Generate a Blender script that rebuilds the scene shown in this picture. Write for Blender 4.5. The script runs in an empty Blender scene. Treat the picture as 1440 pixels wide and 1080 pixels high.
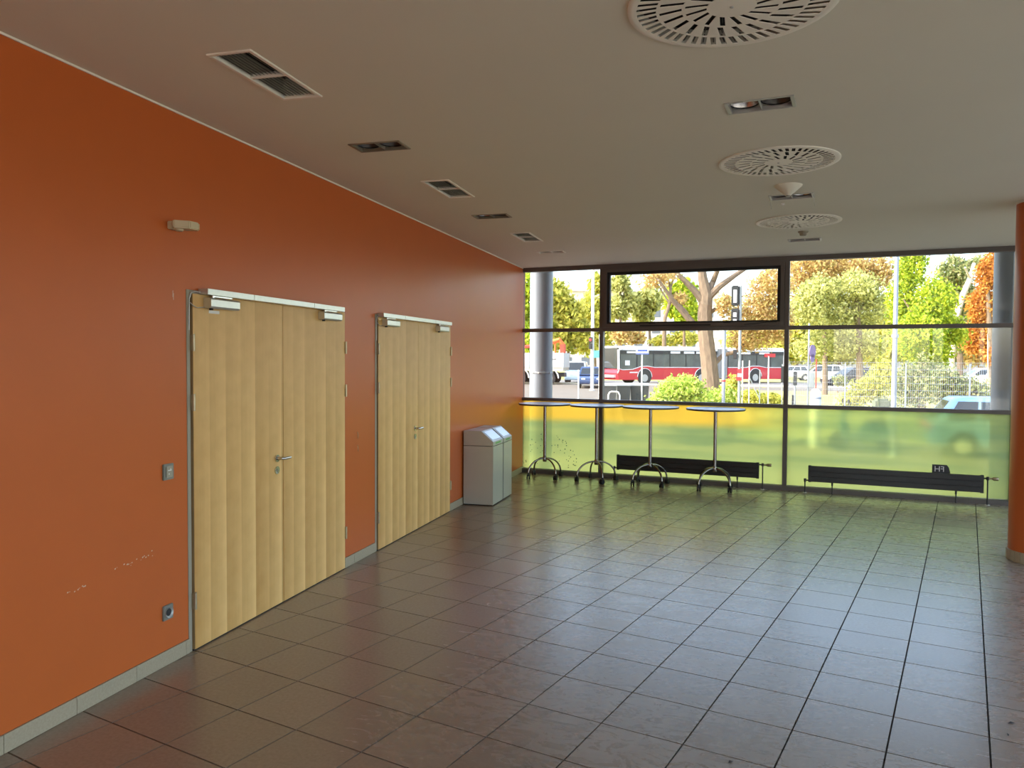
import bpy, bmesh, math, random
from mathutils import Vector, Matrix
R = math.radians
random.seed(7)
scene = bpy.context.scene
COL = scene.collection

# ------------------------------------------------------------------ camera, sky, sun, exposure
CAM = Vector((3.031, 0.0, 1.739)); FPX = 1091.1
_yaw, _pitch, _roll = R(-15.456), R(-1.827), R(0.322)
FWD = Vector((math.sin(_yaw) * math.cos(_pitch), math.cos(_yaw) * math.cos(_pitch), math.sin(_pitch)))
_r = Vector((math.cos(_yaw), -math.sin(_yaw), 0)); _u = _r.cross(FWD)
RIGHT = math.cos(_roll) * _r + math.sin(_roll) * _u
UP = -math.sin(_roll) * _r + math.cos(_roll) * _u
cam = bpy.data.objects.new('camera', bpy.data.cameras.new('camera')); COL.objects.link(cam)
cam.data.sensor_width = 36; cam.data.lens = FPX / 1440 * 36
cam.data.clip_start = 0.05; cam.data.clip_end = 600
m = Matrix((RIGHT, UP, -FWD)).transposed().to_4x4(); m.translation = CAM
cam.matrix_world = m
scene.camera = cam

world = bpy.data.worlds.new('sky'); scene.world = world; world.use_nodes = True
nt = world.node_tree; nt.nodes.clear()
sky = nt.nodes.new('ShaderNodeTexSky'); sky.sky_type = 'NISHITA'; sky.sun_disc = False
sky.sun_elevation = R(38); sky.sun_rotation = R(238); sky.air_density = 1.0; sky.dust_density = 2.6; sky.ozone_density = 1.0
bgn = nt.nodes.new('ShaderNodeBackground'); bgn.inputs[1].default_value = 0.42
won = nt.nodes.new('ShaderNodeOutputWorld')
hs = nt.nodes.new('ShaderNodeHueSaturation'); hs.inputs['Saturation'].default_value = 0.85
nt.links.new(sky.outputs[0], hs.inputs['Color']); nt.links.new(hs.outputs[0], bgn.inputs[0]); nt.links.new(bgn.outputs[0], won.inputs[0])

sl = bpy.data.lights.new('sun', 'SUN'); sl.energy = 2.7; sl.angle = R(0.6); sl.color = (1.0, 0.92, 0.78)
sun = bpy.data.objects.new('sun', sl); COL.objects.link(sun)
sun.rotation_euler = Vector((0.90, 0.30, -0.72)).to_track_quat('-Z', 'Y').to_euler()

vs = scene.view_settings
vs.view_transform = 'Standard'; vs.look = 'None'; vs.gamma = 1.0; vs.exposure = 1.38
vs.use_curve_mapping = False
scene.cycles.max_bounces = 14; scene.cycles.diffuse_bounces = 7; scene.cycles.glossy_bounces = 4
scene.cycles.transmission_bounces = 8; scene.cycles.transparent_max_bounces = 16
scene.cycles.caustics_reflective = False; scene.cycles.caustics_refractive = True

CEIL = 3.134
WY = 11.602; WPHI = R(-8.417)          # window wall: passes (0, WY), turned by WPHI
GTH = R(-14.92); GX, GY, TS = 4.331, 4.393, 0.4
EX = Vector((math.cos(WPHI), math.sin(WPHI), 0)); EN = Vector((-math.sin(WPHI), math.cos(WPHI), 0))

def wall_y(x): return WY + math.tan(WPHI) * x
def gz(y):                              # the ground outside rises gently away from the building
    if y < 25: return -0.75
    if y < 58: return -0.75 + 0.5 * (y - 25) / 33
    return -0.25
def at(u, v, d):                        # a sight line of the survey, d metres ahead
    return CAM + d * (FWD + (u - 720) / FPX * RIGHT - (v - 540) / FPX * UP)
def gp(u, d):
    q = at(u, 507, d); return Vector((q.x, q.y, gz(q.y)))
def zv(u, v, d): return at(u, v, d).z

# ------------------------------------------------------------------ materials
def newmat(name):
    mt = bpy.data.materials.new(name); mt.use_nodes = True
    t = mt.node_tree; b = t.nodes['Principled BSDF']
    return mt, t, b
def sock(b, n, v):
    if n in b.inputs: b.inputs[n].default_value = v
def mat(name, c, rough=0.5, metal=0.0, var=0.0, scale=8.0, bump=0.0, spec=0.5, c2=None, stretch=None, coat=0.0, detail=4.0):
    mt, t, b = newmat(name)
    sock(b, 'Roughness', rough); sock(b, 'Metallic', metal); sock(b, 'Specular IOR Level', spec); sock(b, 'Coat Weight', coat)
    c = (*c, 1)
    sock(b, 'Base Color', c)
    if var or c2 or bump:
        tc = t.nodes.new('ShaderNodeTexCoord'); no = t.nodes.new('ShaderNodeTexNoise')
        no.inputs['Scale'].default_value = scale; no.inputs['Detail'].default_value = detail
        src = tc.outputs['Object']
        if stretch:
            mp = t.nodes.new('ShaderNodeMapping'); mp.inputs['Scale'].default_value = stretch
            t.links.new(src, mp.inputs[0]); src = mp.outputs[0]
        t.links.new(src, no.inputs['Vector'])
        if var or c2:
            mx = t.nodes.new('ShaderNodeMix'); mx.data_type = 'RGBA'
            a = tuple(max(0, x * (1 - var)) for x in c[:3]) + (1,)
            z = (*c2, 1) if c2 else tuple(min(1, x * (1 + var)) for x in c[:3]) + (1,)
            mx.inputs[6].default_value = a; mx.inputs[7].default_value = z
            t.links.new(no.outputs['Fac'], mx.inputs[0]); t.links.new(mx.outputs[2], b.inputs['Base Color'])
        if bump:
            bp = t.nodes.new('ShaderNodeBump'); bp.inputs['Strength'].default_value = bump; bp.inputs['Distance'].default_value = 0.01
            t.links.new(no.outputs['Fac'], bp.inputs['Height']); t.links.new(bp.outputs[0], b.inputs['Normal'])
    return mt
def leafmat(name, cols, trans=0.45):
    mt, t, b = newmat(name)
    g = t.nodes.new('ShaderNodeNewGeometry'); r = t.nodes.new('ShaderNodeValToRGB')
    r.color_ramp.interpolation = 'LINEAR'
    while len(r.color_ramp.elements) < len(cols): r.color_ramp.elements.new(0.5)
    for i, c in enumerate(cols):
        r.color_ramp.elements[i].position = i / (len(cols) - 1); r.color_ramp.elements[i].color = (*c, 1)
    t.links.new(g.outputs['Random Per Island'], r.inputs[0])
    t.links.new(r.outputs[0], b.inputs['Base Color']); sock(b, 'Roughness', 0.55); sock(b, 'Specular IOR Level', 0.3)
    tr = t.nodes.new('ShaderNodeBsdfTranslucent'); mx = t.nodes.new('ShaderNodeMixShader'); mx.inputs[0].default_value = trans
    t.links.new(r.outputs[0], tr.inputs[0]); t.links.new(b.outputs[0], mx.inputs[1]); t.links.new(tr.outputs[0], mx.inputs[2])
    t.links.new(mx.outputs[0], t.nodes['Material Output'].inputs[0])
    return mt
def glassmat(name, tint, refl=0.05):
    mt, t, b = newmat(name)
    tr = t.nodes.new('ShaderNodeBsdfTransparent'); tr.inputs[0].default_value = (*tint, 1)
    gl = t.nodes.new('ShaderNodeBsdfGlossy'); gl.inputs['Roughness'].default_value = 0.0
    lw = t.nodes.new('ShaderNodeLayerWeight'); lw.inputs[0].default_value = 0.5
    pw = t.nodes.new('ShaderNodeMath'); pw.operation = 'POWER'; pw.inputs[1].default_value = 5
    ml = t.nodes.new('ShaderNodeMath'); ml.operation = 'MULTIPLY_ADD'; ml.inputs[1].default_value = 0.8; ml.inputs[2].default_value = refl
    mx = t.nodes.new('ShaderNodeMixShader')
    t.links.new(lw.outputs['Facing'], pw.inputs[0]); t.links.new(pw.outputs[0], ml.inputs[0]); t.links.new(ml.outputs[0], mx.inputs[0])
    t.links.new(tr.outputs[0], mx.inputs[1]); t.links.new(gl.outputs[0], mx.inputs[2])
    t.links.new(mx.outputs[0], t.nodes['Material Output'].inputs[0])
    return mt

M = {}
M['wall'] = mat('terracotta_paint', (0.56, 0.132, 0.030), 0.34, var=0.05, scale=3.0, bump=0.02, spec=0.28)
M['ceiling'] = mat('ceiling_paint', (0.755, 0.745, 0.635), 0.8, var=0.02, scale=2.0)
M['white_wall'] = mat('pale_wall_paint', (0.72, 0.70, 0.66), 0.8, var=0.03, scale=2.0)
M['grout'] = mat('dark_grout', (0.035, 0.028, 0.024), 0.9, var=0.2, scale=30)
M['skirting'] = mat('speckled_skirting_stone', (0.33, 0.275, 0.185), 0.6, c2=(0.46, 0.395, 0.28), scale=90, detail=2)
M['steel_frame'] = mat('painted_steel_frame', (0.36, 0.325, 0.25), 0.45, var=0.05)
M['alu'] = mat('brushed_aluminium', (0.66, 0.65, 0.62), 0.34, 0.85, var=0.06, scale=40)
M['chrome'] = mat('satin_chrome', (0.62, 0.60, 0.57), 0.22, 1.0, var=0.03)
M['brass'] = mat('dull_brass_hinge', (0.42, 0.34, 0.22), 0.4, 0.9, var=0.15, scale=30)
M['table_steel'] = mat('backlit_chromed_steel', (0.30, 0.275, 0.25), 0.22, 1.0, var=0.04)  # backlit darkness of the chrome is put into this colour
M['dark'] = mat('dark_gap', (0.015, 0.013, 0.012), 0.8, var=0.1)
M['frame'] = mat('dark_bronze_frame', (0.135, 0.118, 0.106), 0.5, 0.3, var=0.12, scale=5)
M['gasket'] = mat('black_gasket', (0.016, 0.016, 0.017), 0.6, var=0.1)
M['glass'] = glassmat('view_dimming_glass', (0.86, 0.875, 0.87))  # grey tint added to dim the view outside against the room
M['clear_glass'] = glassmat('clear_glass', (0.97, 0.98, 0.975))
M['black'] = mat('black_enamel', (0.016, 0.016, 0.017), 0.38, var=0.1, scale=20)
M['rubber'] = mat('black_rubber', (0.014, 0.014, 0.014), 0.65, var=0.2, scale=30)
M['tabletop'] = mat('pale_blue_laminate', (0.74, 0.78, 0.86), 0.35, var=0.02)
M['tableedge'] = mat('dark_table_edge', (0.045, 0.055, 0.07), 0.4, var=0.05)
M['white'] = mat('white_plastic', (0.80, 0.79, 0.76), 0.45, var=0.02)
M['cream'] = mat('cream_plastic', (0.60, 0.52, 0.34), 0.45, var=0.04)
M['binsteel'] = mat('bin_grey_steel', (0.50, 0.49, 0.45), 0.36, 0.3, var=0.03, scale=12)
M['binflap'] = mat('bin_flap_steel', (0.72, 0.74, 0.78), 0.28, 0.5, var=0.05)
M['green_print'] = mat('green_print', (0.16, 0.42, 0.12), 0.5, var=0.05)
M['plate'] = mat('grey_plastic_plate', (0.23, 0.225, 0.19), 0.4, var=0.04)
M['fixture'] = mat('off_white_enamel', (0.86, 0.83, 0.74), 0.45, var=0.03)
M['fixture_grey'] = mat('grey_trim', (0.46, 0.46, 0.44), 0.4, 0.4, var=0.04)
M['vent'] = mat('vent_olive_metal', (0.30, 0.27, 0.20), 0.45, 0.4, var=0.06)
M['shaded_vane'] = mat('shaded_vane_colour', (0.06, 0.052, 0.04), 0.5, 0.3, var=0.1)  # vanes darkened so the diffuser slots look deep in shade
M['reflector'] = mat('lamp_reflector', (0.55, 0.53, 0.5), 0.25, 0.9, var=0.05)
M['lamp_shaded'] = mat('shaded_lamp_colour', (0.085, 0.075, 0.062), 0.35, 0.5, var=0.1)  # shaded copy for unlit reflectors and lenses, darkness put into the colour
M['lens'] = mat('frosted_lens', (0.72, 0.70, 0.64), 0.3, var=0.03)
M['chip'] = mat('bare_plaster', (0.72, 0.58, 0.46), 0.8, var=0.1)
M['dot'] = mat('dark_print_dot', (0.02, 0.05, 0.05), 0.5, var=0.1)
M['sign_black'] = mat('anthracite_print', (0.03, 0.03, 0.034), 0.5, var=0.06)

def mat_floor():
    mt, t, b = newmat('grey_stone_tile')
    g = t.nodes.new('ShaderNodeNewGeometry'); oi = t.nodes.new('ShaderNodeObjectInfo')
    def noise(scale, detail, rough=0.6, dist=0.0, st=None):
        n = t.nodes.new('ShaderNodeTexNoise'); n.inputs['Scale'].default_value = scale; n.inputs['Detail'].default_value = detail
        n.inputs['Roughness'].default_value = rough; n.inputs['Distortion'].default_value = dist
        src = g.outputs['Position']
        if st:
            mp = t.nodes.new('ShaderNodeMapping'); mp.inputs['Scale'].default_value = st; mp.inputs['Rotation'].default_value = (0, 0, R(20))
            t.links.new(src, mp.inputs[0]); src = mp.outputs[0]
        t.links.new(src, n.inputs['Vector']); return n
    def ramp(src, lo, hi):
        mr = t.nodes.new('ShaderNodeMapRange'); mr.inputs[1].default_value = lo; mr.inputs[2].default_value = hi
        t.links.new(src, mr.inputs[0]); return mr.outputs[0]
    def mathn(op, a, c):
        n = t.nodes.new('ShaderNodeMath'); n.operation = op
        for i, x in enumerate((a, c)):
            if isinstance(x, (int, float)): n.inputs[i].default_value = x
            else: t.links.new(x, n.inputs[i])
        return n.outputs[0]
    smear = ramp(noise(4.5, 8, 0.70, 1.8, (1, 2.0, 1)).outputs['Fac'], 0.42, 0.74)
    patch = ramp(noise(0.6, 2).outputs['Fac'], 0.34, 0.56)
    sp = t.nodes.new('ShaderNodeSeparateXYZ'); t.links.new(g.outputs['Position'], sp.inputs[0])
    patch = mathn('MULTIPLY', patch, ramp(sp.outputs['X'], 0.9, 2.4))     # scuffed where people walk, clean along the wall
    smear = mathn('MULTIPLY', smear, patch)
    fine = ramp(noise(55, 5).outputs['Fac'], 0.3, 0.7)
    mx = t.nodes.new('ShaderNodeMix'); mx.data_type = 'RGBA'
    mx.inputs[6].default_value = (0.235, 0.182, 0.130, 1); mx.inputs[7].default_value = (0.28, 0.222, 0.165, 1)
    t.links.new(fine, mx.inputs[0])
    rv = t.nodes.new('ShaderNodeHueSaturation')
    t.links.new(mx.outputs[2], rv.inputs['Color']); t.links.new(ramp(oi.outputs['Random'], 0, 1), rv.inputs['Value'])
    v = mathn('MULTIPLY_ADD', oi.outputs['Random'], 0.14); v.node.inputs[2].default_value = 0.93
    t.links.new(v, rv.inputs['Value'])
    m2 = t.nodes.new('ShaderNodeMix'); m2.data_type = 'RGBA'; m2.inputs[7].default_value = (0.37, 0.345, 0.31, 1)
    t.links.new(rv.outputs[0], m2.inputs[6]); t.links.new(mathn('MULTIPLY', smear, 0.55), m2.inputs[0])
    t.links.new(m2.outputs[2], b.inputs['Base Color'])
    rr = mathn('MULTIPLY_ADD', smear, 0.10); rr.node.inputs[2].default_value = 0.262
    t.links.new(rr, b.inputs['Roughness']); sock(b, 'Specular IOR Level', 1.0)
    bp = t.nodes.new('ShaderNodeBump'); bp.inputs['Strength'].default_value = 0.05; bp.inputs['Distance'].default_value = 0.004
    t.links.new(fine, bp.inputs['Height']); t.links.new(bp.outputs[0], b.inputs['Normal'])
    return mt
M['tile'] = mat_floor()

def mat_veneer():
    # birch veneer: upright leaves of veneer about 15 cm wide, each a little different, mirrored in pairs
    mt, t, b = newmat('birch_veneer')
    tc = t.nodes.new('ShaderNodeTexCoord'); sx = t.nodes.new('ShaderNodeSeparateXYZ'); t.links.new(tc.outputs['Object'], sx.inputs[0])
    def mathn(op, a, c=None, d=None):
        n = t.nodes.new('ShaderNodeMath'); n.operation = op
        for i, x in enumerate((a, c, d)):
            if x is None: continue
            if isinstance(x, (int, float)): n.inputs[i].default_value = x
            else: t.links.new(x, n.inputs[i])
        return n.outputs[0]
    k = mathn('MULTIPLY', mathn('SUBTRACT', sx.outputs['Y'], 0.030), 1 / 0.157)
    fl = mathn('FLOOR', k); fr = mathn('FRACT', k); fr2 = mathn('FRACT', mathn('MULTIPLY', k, 0.5))
    wn = t.nodes.new('ShaderNodeTexWhiteNoise'); wn.noise_dimensions = '1D'; t.links.new(fl, wn.inputs['W'])
    no = t.nodes.new('ShaderNodeTexNoise'); mp = t.nodes.new('ShaderNodeMapping'); mp.inputs['Scale'].default_value = (1, 45, 1.2)
    t.links.new(tc.outputs['Object'], mp.inputs[0]); t.links.new(mp.outputs[0], no.inputs['Vector']); no.inputs['Scale'].default_value = 1.0; no.inputs['Detail'].default_value = 4
    n2 = t.nodes.new('ShaderNodeTexNoise'); n2.inputs['Scale'].default_value = 9; n2.inputs['Detail'].default_value = 5
    t.links.new(tc.outputs['Object'], n2.inputs['Vector'])
    # tone: each band ramps from darker to paler, with less contrast towards the top
    fade = t.nodes.new('ShaderNodeMapRange'); fade.inputs[1].default_value = 1.9; fade.inputs[2].default_value = 0.7; fade.inputs[3].default_value = 0.25; fade.inputs[4].default_value = 1.0
    t.links.new(sx.outputs['Z'], fade.inputs[0])
    band = mathn('ADD', mathn('MULTIPLY', mathn('POWER', fr, 1.6), 0.26), mathn('MULTIPLY', mathn('POWER', fr2, 1.6), 0.40))
    band = mathn('ADD', mathn('MULTIPLY', band, fade.outputs[0]), mathn('MULTIPLY_ADD', fade.outputs[0], -0.24, 0.24))
    s = mathn('ADD', band, mathn('MULTIPLY', wn.outputs['Value'], 0.08))
    s = mathn('ADD', s, mathn('MULTIPLY', no.outputs['Fac'], 0.16))
    s = mathn('ADD', s, mathn('MULTIPLY', n2.outputs['Fac'], 0.34))
    cr = t.nodes.new('ShaderNodeValToRGB'); e = cr.color_ramp.elements
    e[0].position = 0.22; e[0].color = (0.58, 0.315, 0.095, 1); e[1].position = 0.95; e[1].color = (0.92, 0.60, 0.24, 1)
    t.links.new(s, cr.inputs[0]); t.links.new(cr.outputs[0], b.inputs['Base Color'])
    sock(b, 'Roughness', 0.42); sock(b, 'Specular IOR Level', 0.4)
    return mt
M['veneer'] = mat_veneer()
M['veneer_edge'] = mat('birch_edge', (0.34, 0.22, 0.10), 0.5, var=0.12, scale=10, stretch=(1, 20, 1))

def mat_film():
    mt, t, b = newmat('printed_frosted_film')
    tc = t.nodes.new('ShaderNodeTexCoord'); sx = t.nodes.new('ShaderNodeSeparateXYZ'); t.links.new(tc.outputs['Object'], sx.inputs[0])
    def rng(src, lo, hi, a=0.0, z=1.0):
        mr = t.nodes.new('ShaderNodeMapRange'); mr.interpolation_type = 'SMOOTHSTEP'
        for i, x in enumerate((lo, hi, a, z)): mr.inputs[i + 1].default_value = x
        t.links.new(src, mr.inputs[0]); return mr.outputs[0]
    def mul(a, c):
        n = t.nodes.new('ShaderNodeMath'); n.operation = 'MULTIPLY'; t.links.new(a, n.inputs[0]); t.links.new(c, n.inputs[1]); return n.outputs[0]
    def mixc(f, a, c):
        n = t.nodes.new('ShaderNodeMix'); n.data_type = 'RGBA'
        for i, x in ((6, a), (7, c)):
            if isinstance(x, tuple): n.inputs[i].default_value = (*x, 1)
            else: t.links.new(x, n.inputs[i])
        t.links.new(f, n.inputs[0]); return n.outputs[2]
    no = t.nodes.new('ShaderNodeTexNoise'); mp = t.nodes.new('ShaderNodeMapping'); mp.inputs['Scale'].default_value = (0.5, 1, 4.0)
    t.links.new(tc.outputs['Object'], mp.inputs[0]); t.links.new(mp.outputs[0], no.inputs['Vector']); no.inputs['Scale'].default_value = 1.3; no.inputs['Detail'].default_value = 2
    z = sx.outputs['Z']; x = sx.outputs['X']
    base = mixc(rng(no.outputs['Fac'], 0.35, 0.65), (0.52, 0.60, 0.35), (0.66, 0.70, 0.38))
    base = mixc(rng(z, 0.55, 0.15), base, (0.72, 0.75, 0.40))
    yel = mul(rng(z, 0.74, 0.90), rng(x, 4.3, 2.6))
    base = mixc(yel, base, (0.98, 0.76, 0.24))
    tl = t.nodes.new('ShaderNodeBsdfTranslucent'); rf = t.nodes.new('ShaderNodeBsdfRefraction'); rf.inputs['Roughness'].default_value = 0.20; rf.inputs['IOR'].default_value = 1.12
    t.links.new(base, tl.inputs[0]); t.links.new(base, rf.inputs[0])
    mx = t.nodes.new('ShaderNodeMixShader'); mx.inputs[0].default_value = 0.62
    t.links.new(tl.outputs[0], mx.inputs[1]); t.links.new(rf.outputs[0], mx.inputs[2])
    gl = t.nodes.new('ShaderNodeBsdfGlossy'); gl.inputs['Roughness'].default_value = 0.1
    m2 = t.nodes.new('ShaderNodeMixShader'); m2.inputs[0].default_value = 0.03
    t.links.new(mx.outputs[0], m2.inputs[1]); t.links.new(gl.outputs[0], m2.inputs[2])
    t.links.new(m2.outputs[0], t.nodes['Material Output'].inputs[0])
    return mt
M['film'] = mat_film()

# ------------------------------------------------------------------ mesh helpers
class MB:
    def __init__(self): self.v = []; self.f = []
    def add(self, vs, fs):
        o = len(self.v); self.v += [tuple(x) for x in vs]; self.f += [tuple(i + o for i in f) for f in fs]; return self
    def box(self, x0, x1, y0, y1, z0, z1):
        return self.add([(x, y, z) for z in (z0, z1) for y in (y0, y1) for x in (x0, x1)],
                        [(0, 2, 3, 1), (4, 5, 7, 6), (0, 1, 5, 4), (2, 6, 7, 3), (0, 4, 6, 2), (1, 3, 7, 5)])
    def cbox(self, c, s, rz=0.0):
        o = len(self.v); self.box(-s[0] / 2, s[0] / 2, -s[1] / 2, s[1] / 2, -s[2] / 2, s[2] / 2)
        mm = Matrix.Translation(c) @ Matrix.Rotation(rz, 4, 'Z')
        for i in range(o, len(self.v)): self.v[i] = tuple(mm @ Vector(self.v[i]))
        return self
    def prism(self, poly, a, b, axis='y'):      # poly in the two other axes, extruded from a to b
        n = len(poly)
        def P(p, k):
            return {'y': (p[0], k, p[1]), 'x': (k, p[0], p[1]), 'z': (p[0], p[1], k)}[axis]
        vs = [P(p, a) for p in poly] + [P(p, b) for p in poly]
        fs = [tuple(range(n))[::-1], tuple(range(n, 2 * n))] + [(i, (i + 1) % n, n + (i + 1) % n, n + i) for i in range(n)]
        return self.add(vs, fs)
    def tube(self, pts, r, n=8, cap=True):
        pts = [Vector(p) for p in pts]; rs = r if isinstance(r, (list, tuple)) else [r] * len(pts)
        vs = []; prev = None
        for i, p in enumerate(pts):
            d = (pts[min(i + 1, len(pts) - 1)] - pts[max(i - 1, 0)]).normalized()
            ref = prev if prev is not None else (Vector((0, 0, 1)) if abs(d.z) < 0.9 else Vector((1, 0, 0)))
            a = d.cross(ref).normalized(); b2 = a.cross(d).normalized(); prev = b2
            for k in range(n):
                t = 2 * math.pi * k / n
                vs.append(p + rs[i] * (math.cos(t) * a + math.sin(t) * b2))
        fs = []
        for i in range(len(pts) - 1):
            for k in range(n):
                fs.append((i * n + k, (i + 1) * n + k, (i + 1) * n + (k + 1) % n, i * n + (k + 1) % n))
        if cap: fs += [tuple(range(n)), tuple(range((len(pts) - 1) * n, len(pts) * n))[::-1]]
        return self.add(vs, fs)
    def lathe(self, prof, n=32, c=(0, 0, 0), cap=True):   # prof: list of (r, z), from bottom to top or back round
        vs = [(c[0] + r * math.cos(2 * math.pi * k / n), c[1] + r * math.sin(2 * math.pi * k / n), c[2] + z) for r, z in prof for k in range(n)]
        fs = [(i * n + k, i * n + (k + 1) % n, (i + 1) * n + (k + 1) % n, (i + 1) * n + k) for i in range(len(prof) - 1) for k in range(n)]
        if cap: fs += [tuple(range(n))[::-1], tuple(range((len(prof) - 1) * n, len(prof) * n))]
        return self.add(vs, fs)
    def disc_y(self, c, r, w, n=20, axis='y'):            # a wheel-like disc round an axis
        vs = []
        for s in (-1, 1):
            for k in range(n):
                t = 2 * math.pi * k / n; a, b2 = r * math.cos(t), r * math.sin(t)
                vs.append((c[0] + a, c[1] + s * w / 2, c[2] + b2) if axis == 'y' else (c[0] + s * w / 2, c[1] + a, c[2] + b2))
        return self.add(vs, [tuple(range(n)), tuple(range(n, 2 * n))[::-1]] + [(k, n + k, n + (k + 1) % n, (k + 1) % n) for k in range(n)])
    def xf(self, mm, start=0):
        for i in range(start, len(self.v)): self.v[i] = tuple(mm @ Vector(self.v[i]))
        return self
    def mesh(self, name, bevel=0.0, fix=True):
        me = bpy.data.meshes.new(name); me.from_pydata(self.v, [], self.f)
        if fix or bevel:
            bm = bmesh.new(); bm.from_mesh(me)
            bmesh.ops.recalc_face_normals(bm, faces=bm.faces)
            if bevel:
                es = [e for e in bm.edges if len(e.link_faces) == 2 and e.calc_face_angle(0) > 0.6]
                bmesh.ops.bevel(bm, geom=es, offset=bevel, segments=2, affect='EDGES', clamp_overlap=True)
            bm.to_mesh(me); bm.free()
        return me
    def build(self, name, mt, parent=None, smooth=False, bevel=0.0, fix=True):
        me = self.mesh(name, bevel, fix)
        return link(name, me, mt, parent, smooth)
def link(name, me, mt, parent=None, smooth=False):
    if mt and not me.materials: me.materials.append(M[mt] if isinstance(mt, str) else mt)
    if smooth:
        for p in me.polygons: p.use_smooth = True
        try: me.set_sharp_from_angle(angle=R(38))
        except Exception: pass
    o = bpy.data.objects.new(name, me); COL.objects.link(o)
    if parent: o.parent = parent
    return o
def tag(o, label=None, cat=None, group=None, kind=None):
    if label: o['label'] = label
    if cat: o['category'] = cat
    if group: o['group'] = group
    if kind: o['kind'] = kind
    return o
def empty(name, loc=(0, 0, 0), rz=0.0, **k):
    o = bpy.data.objects.new(name, None); COL.objects.link(o); o.empty_display_size = 0.1
    o.location = loc; o.rotation_euler = (0, 0, rz); return tag(o, **k)
def copy_tree(o, parent=None):
    c = o.copy(); COL.objects.link(c); c.parent = parent
    for ch in list(o.children): copy_tree(ch, c)
    return c
def text_mesh(s, size, extr=0.001, flip=False):
    cu = bpy.data.curves.new('lettering', 'FONT'); cu.body = s; cu.size = size; cu.extrude = extr; cu.align_x = 'CENTER'; cu.align_y = 'CENTER'
    cu.resolution_u = 2
    ob = bpy.data.objects.new('lettering', cu); COL.objects.link(ob)
    dg = bpy.context.evaluated_depsgraph_get(); me = bpy.data.meshes.new_from_object(ob.evaluated_get(dg))
    bpy.data.objects.remove(ob); bpy.data.curves.remove(cu)
    if flip:
        for v in me.vertices: v.co.x = -v.co.x
        me.flip_normals()
    return me

# ------------------------------------------------------------------ room: floor of tiles
X1, Y0 = 7.6, -3.0
ROOM = [(0, Y0), (X1, Y0), (X1, wall_y(X1)), (0, WY)]
def clip(poly, room):
    out = poly
    for i in range(len(room)):
        a = Vector(room[i]); b = Vector(room[(i + 1) % len(room)]); e = b - a
        src, out = out, []
        if not src: return []
        for k in range(len(src)):
            p, q = Vector(src[k]), Vector(src[(k + 1) % len(src)])
            dp = e.x * (p.y - a.y) - e.y * (p.x - a.x); dq = e.x * (q.y - a.y) - e.y * (q.x - a.x)
            if dp >= 0: out.append(tuple(p))
            if (dp >= 0) != (dq >= 0): out.append(tuple(p + (q - p) * (dp / (dp - dq))))
    return out
def project(p):
    d = Vector(p) - CAM; z = d.dot(FWD)
    if z < 0.1: return None
    return 720 + FPX * d.dot(RIGHT) / z, 540 - FPX * d.dot(UP) / z
floor = MB().add([(x, y, -0.006) for x, y in ROOM] + [(x, y, -0.12) for x, y in ROOM],
                 [(0, 1, 2, 3), (7, 6, 5, 4), (0, 4, 5, 1), (1, 5, 6, 2), (2, 6, 7, 3), (3, 7, 4, 0)]).build('floor', 'grout')
tag(floor, 'floor of square grey-brown stone tiles with dark joints', kind='structure')
cg, sg = math.cos(GTH), math.sin(GTH)
def gw(i, j): return (GX + TS * (cg * i - sg * j), GY + TS * (sg * i + cg * j))
GAP = 0.0038
def slab(poly):
    n = len(poly); c = (sum(p[0] for p in poly) / n, sum(p[1] for p in poly) / n)
    top = [(c[0] + (p[0] - c[0]) * 0.999, c[1] + (p[1] - c[1]) * 0.999, 0.0) for p in poly]
    bot = [(p[0], p[1], -0.006) for p in poly]
    return top + bot, [tuple(range(n))] + [(i, n + i, n + (i + 1) % n, (i + 1) % n)[::-1] for i in range(n)]
tiles = []
for i in range(-30, 30):
    for j in range(-30, 40):
        g_ = GAP / TS
        sq = [gw(i + g_, j + g_), gw(i + 1 - g_, j + g_), gw(i + 1 - g_, j + 1 - g_), gw(i + g_, j + 1 - g_)]
        pc = clip(sq, ROOM)
        if len(pc) < 3: continue
        ar = 0.5 * abs(sum(pc[k][0] * pc[(k + 1) % len(pc)][1] - pc[(k + 1) % len(pc)][0] * pc[k][1] for k in range(len(pc))))
        if ar < 0.002: continue
        cx = sum(p[0] for p in pc) / len(pc); cy = sum(p[1] for p in pc) / len(pc)
        q = project((cx, cy, 0)); score = 0
        if q and -40 < q[0] < 1480 and q[1] < 1120:
            dz = (Vector((cx, cy, 0)) - CAM).dot(FWD); score = ar / dz ** 3
        tiles.append((score, i, j, pc, len(pc) == 4 and ar > 0.15))
tiles.sort(key=lambda t: -t[0])
full_me = None; rest = MB()
for k, (sc, i, j, pc, full) in enumerate(tiles):
    if k < 300 and sc > 0:
        if full:
            if full_me is None:
                h = TS / 2 - GAP
                vs_, fs_ = slab([(-h, -h), (h, -h), (h, h), (-h, h)])
                full_me = MB().add(vs_, fs_).mesh('floor_tile')
            o = link('floor_tile', full_me, 'tile', floor); c = gw(i + 0.5, j + 0.5)
            o.location = (c[0], c[1], 0); o.rotation_euler = (0, 0, GTH)
        else:
            MB().add(*slab(pc)).build('floor_tile', 'tile', floor)
    else: rest.add(*slab(pc))
tag(rest.build('tile_field', 'tile', floor), kind='stuff')

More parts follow.
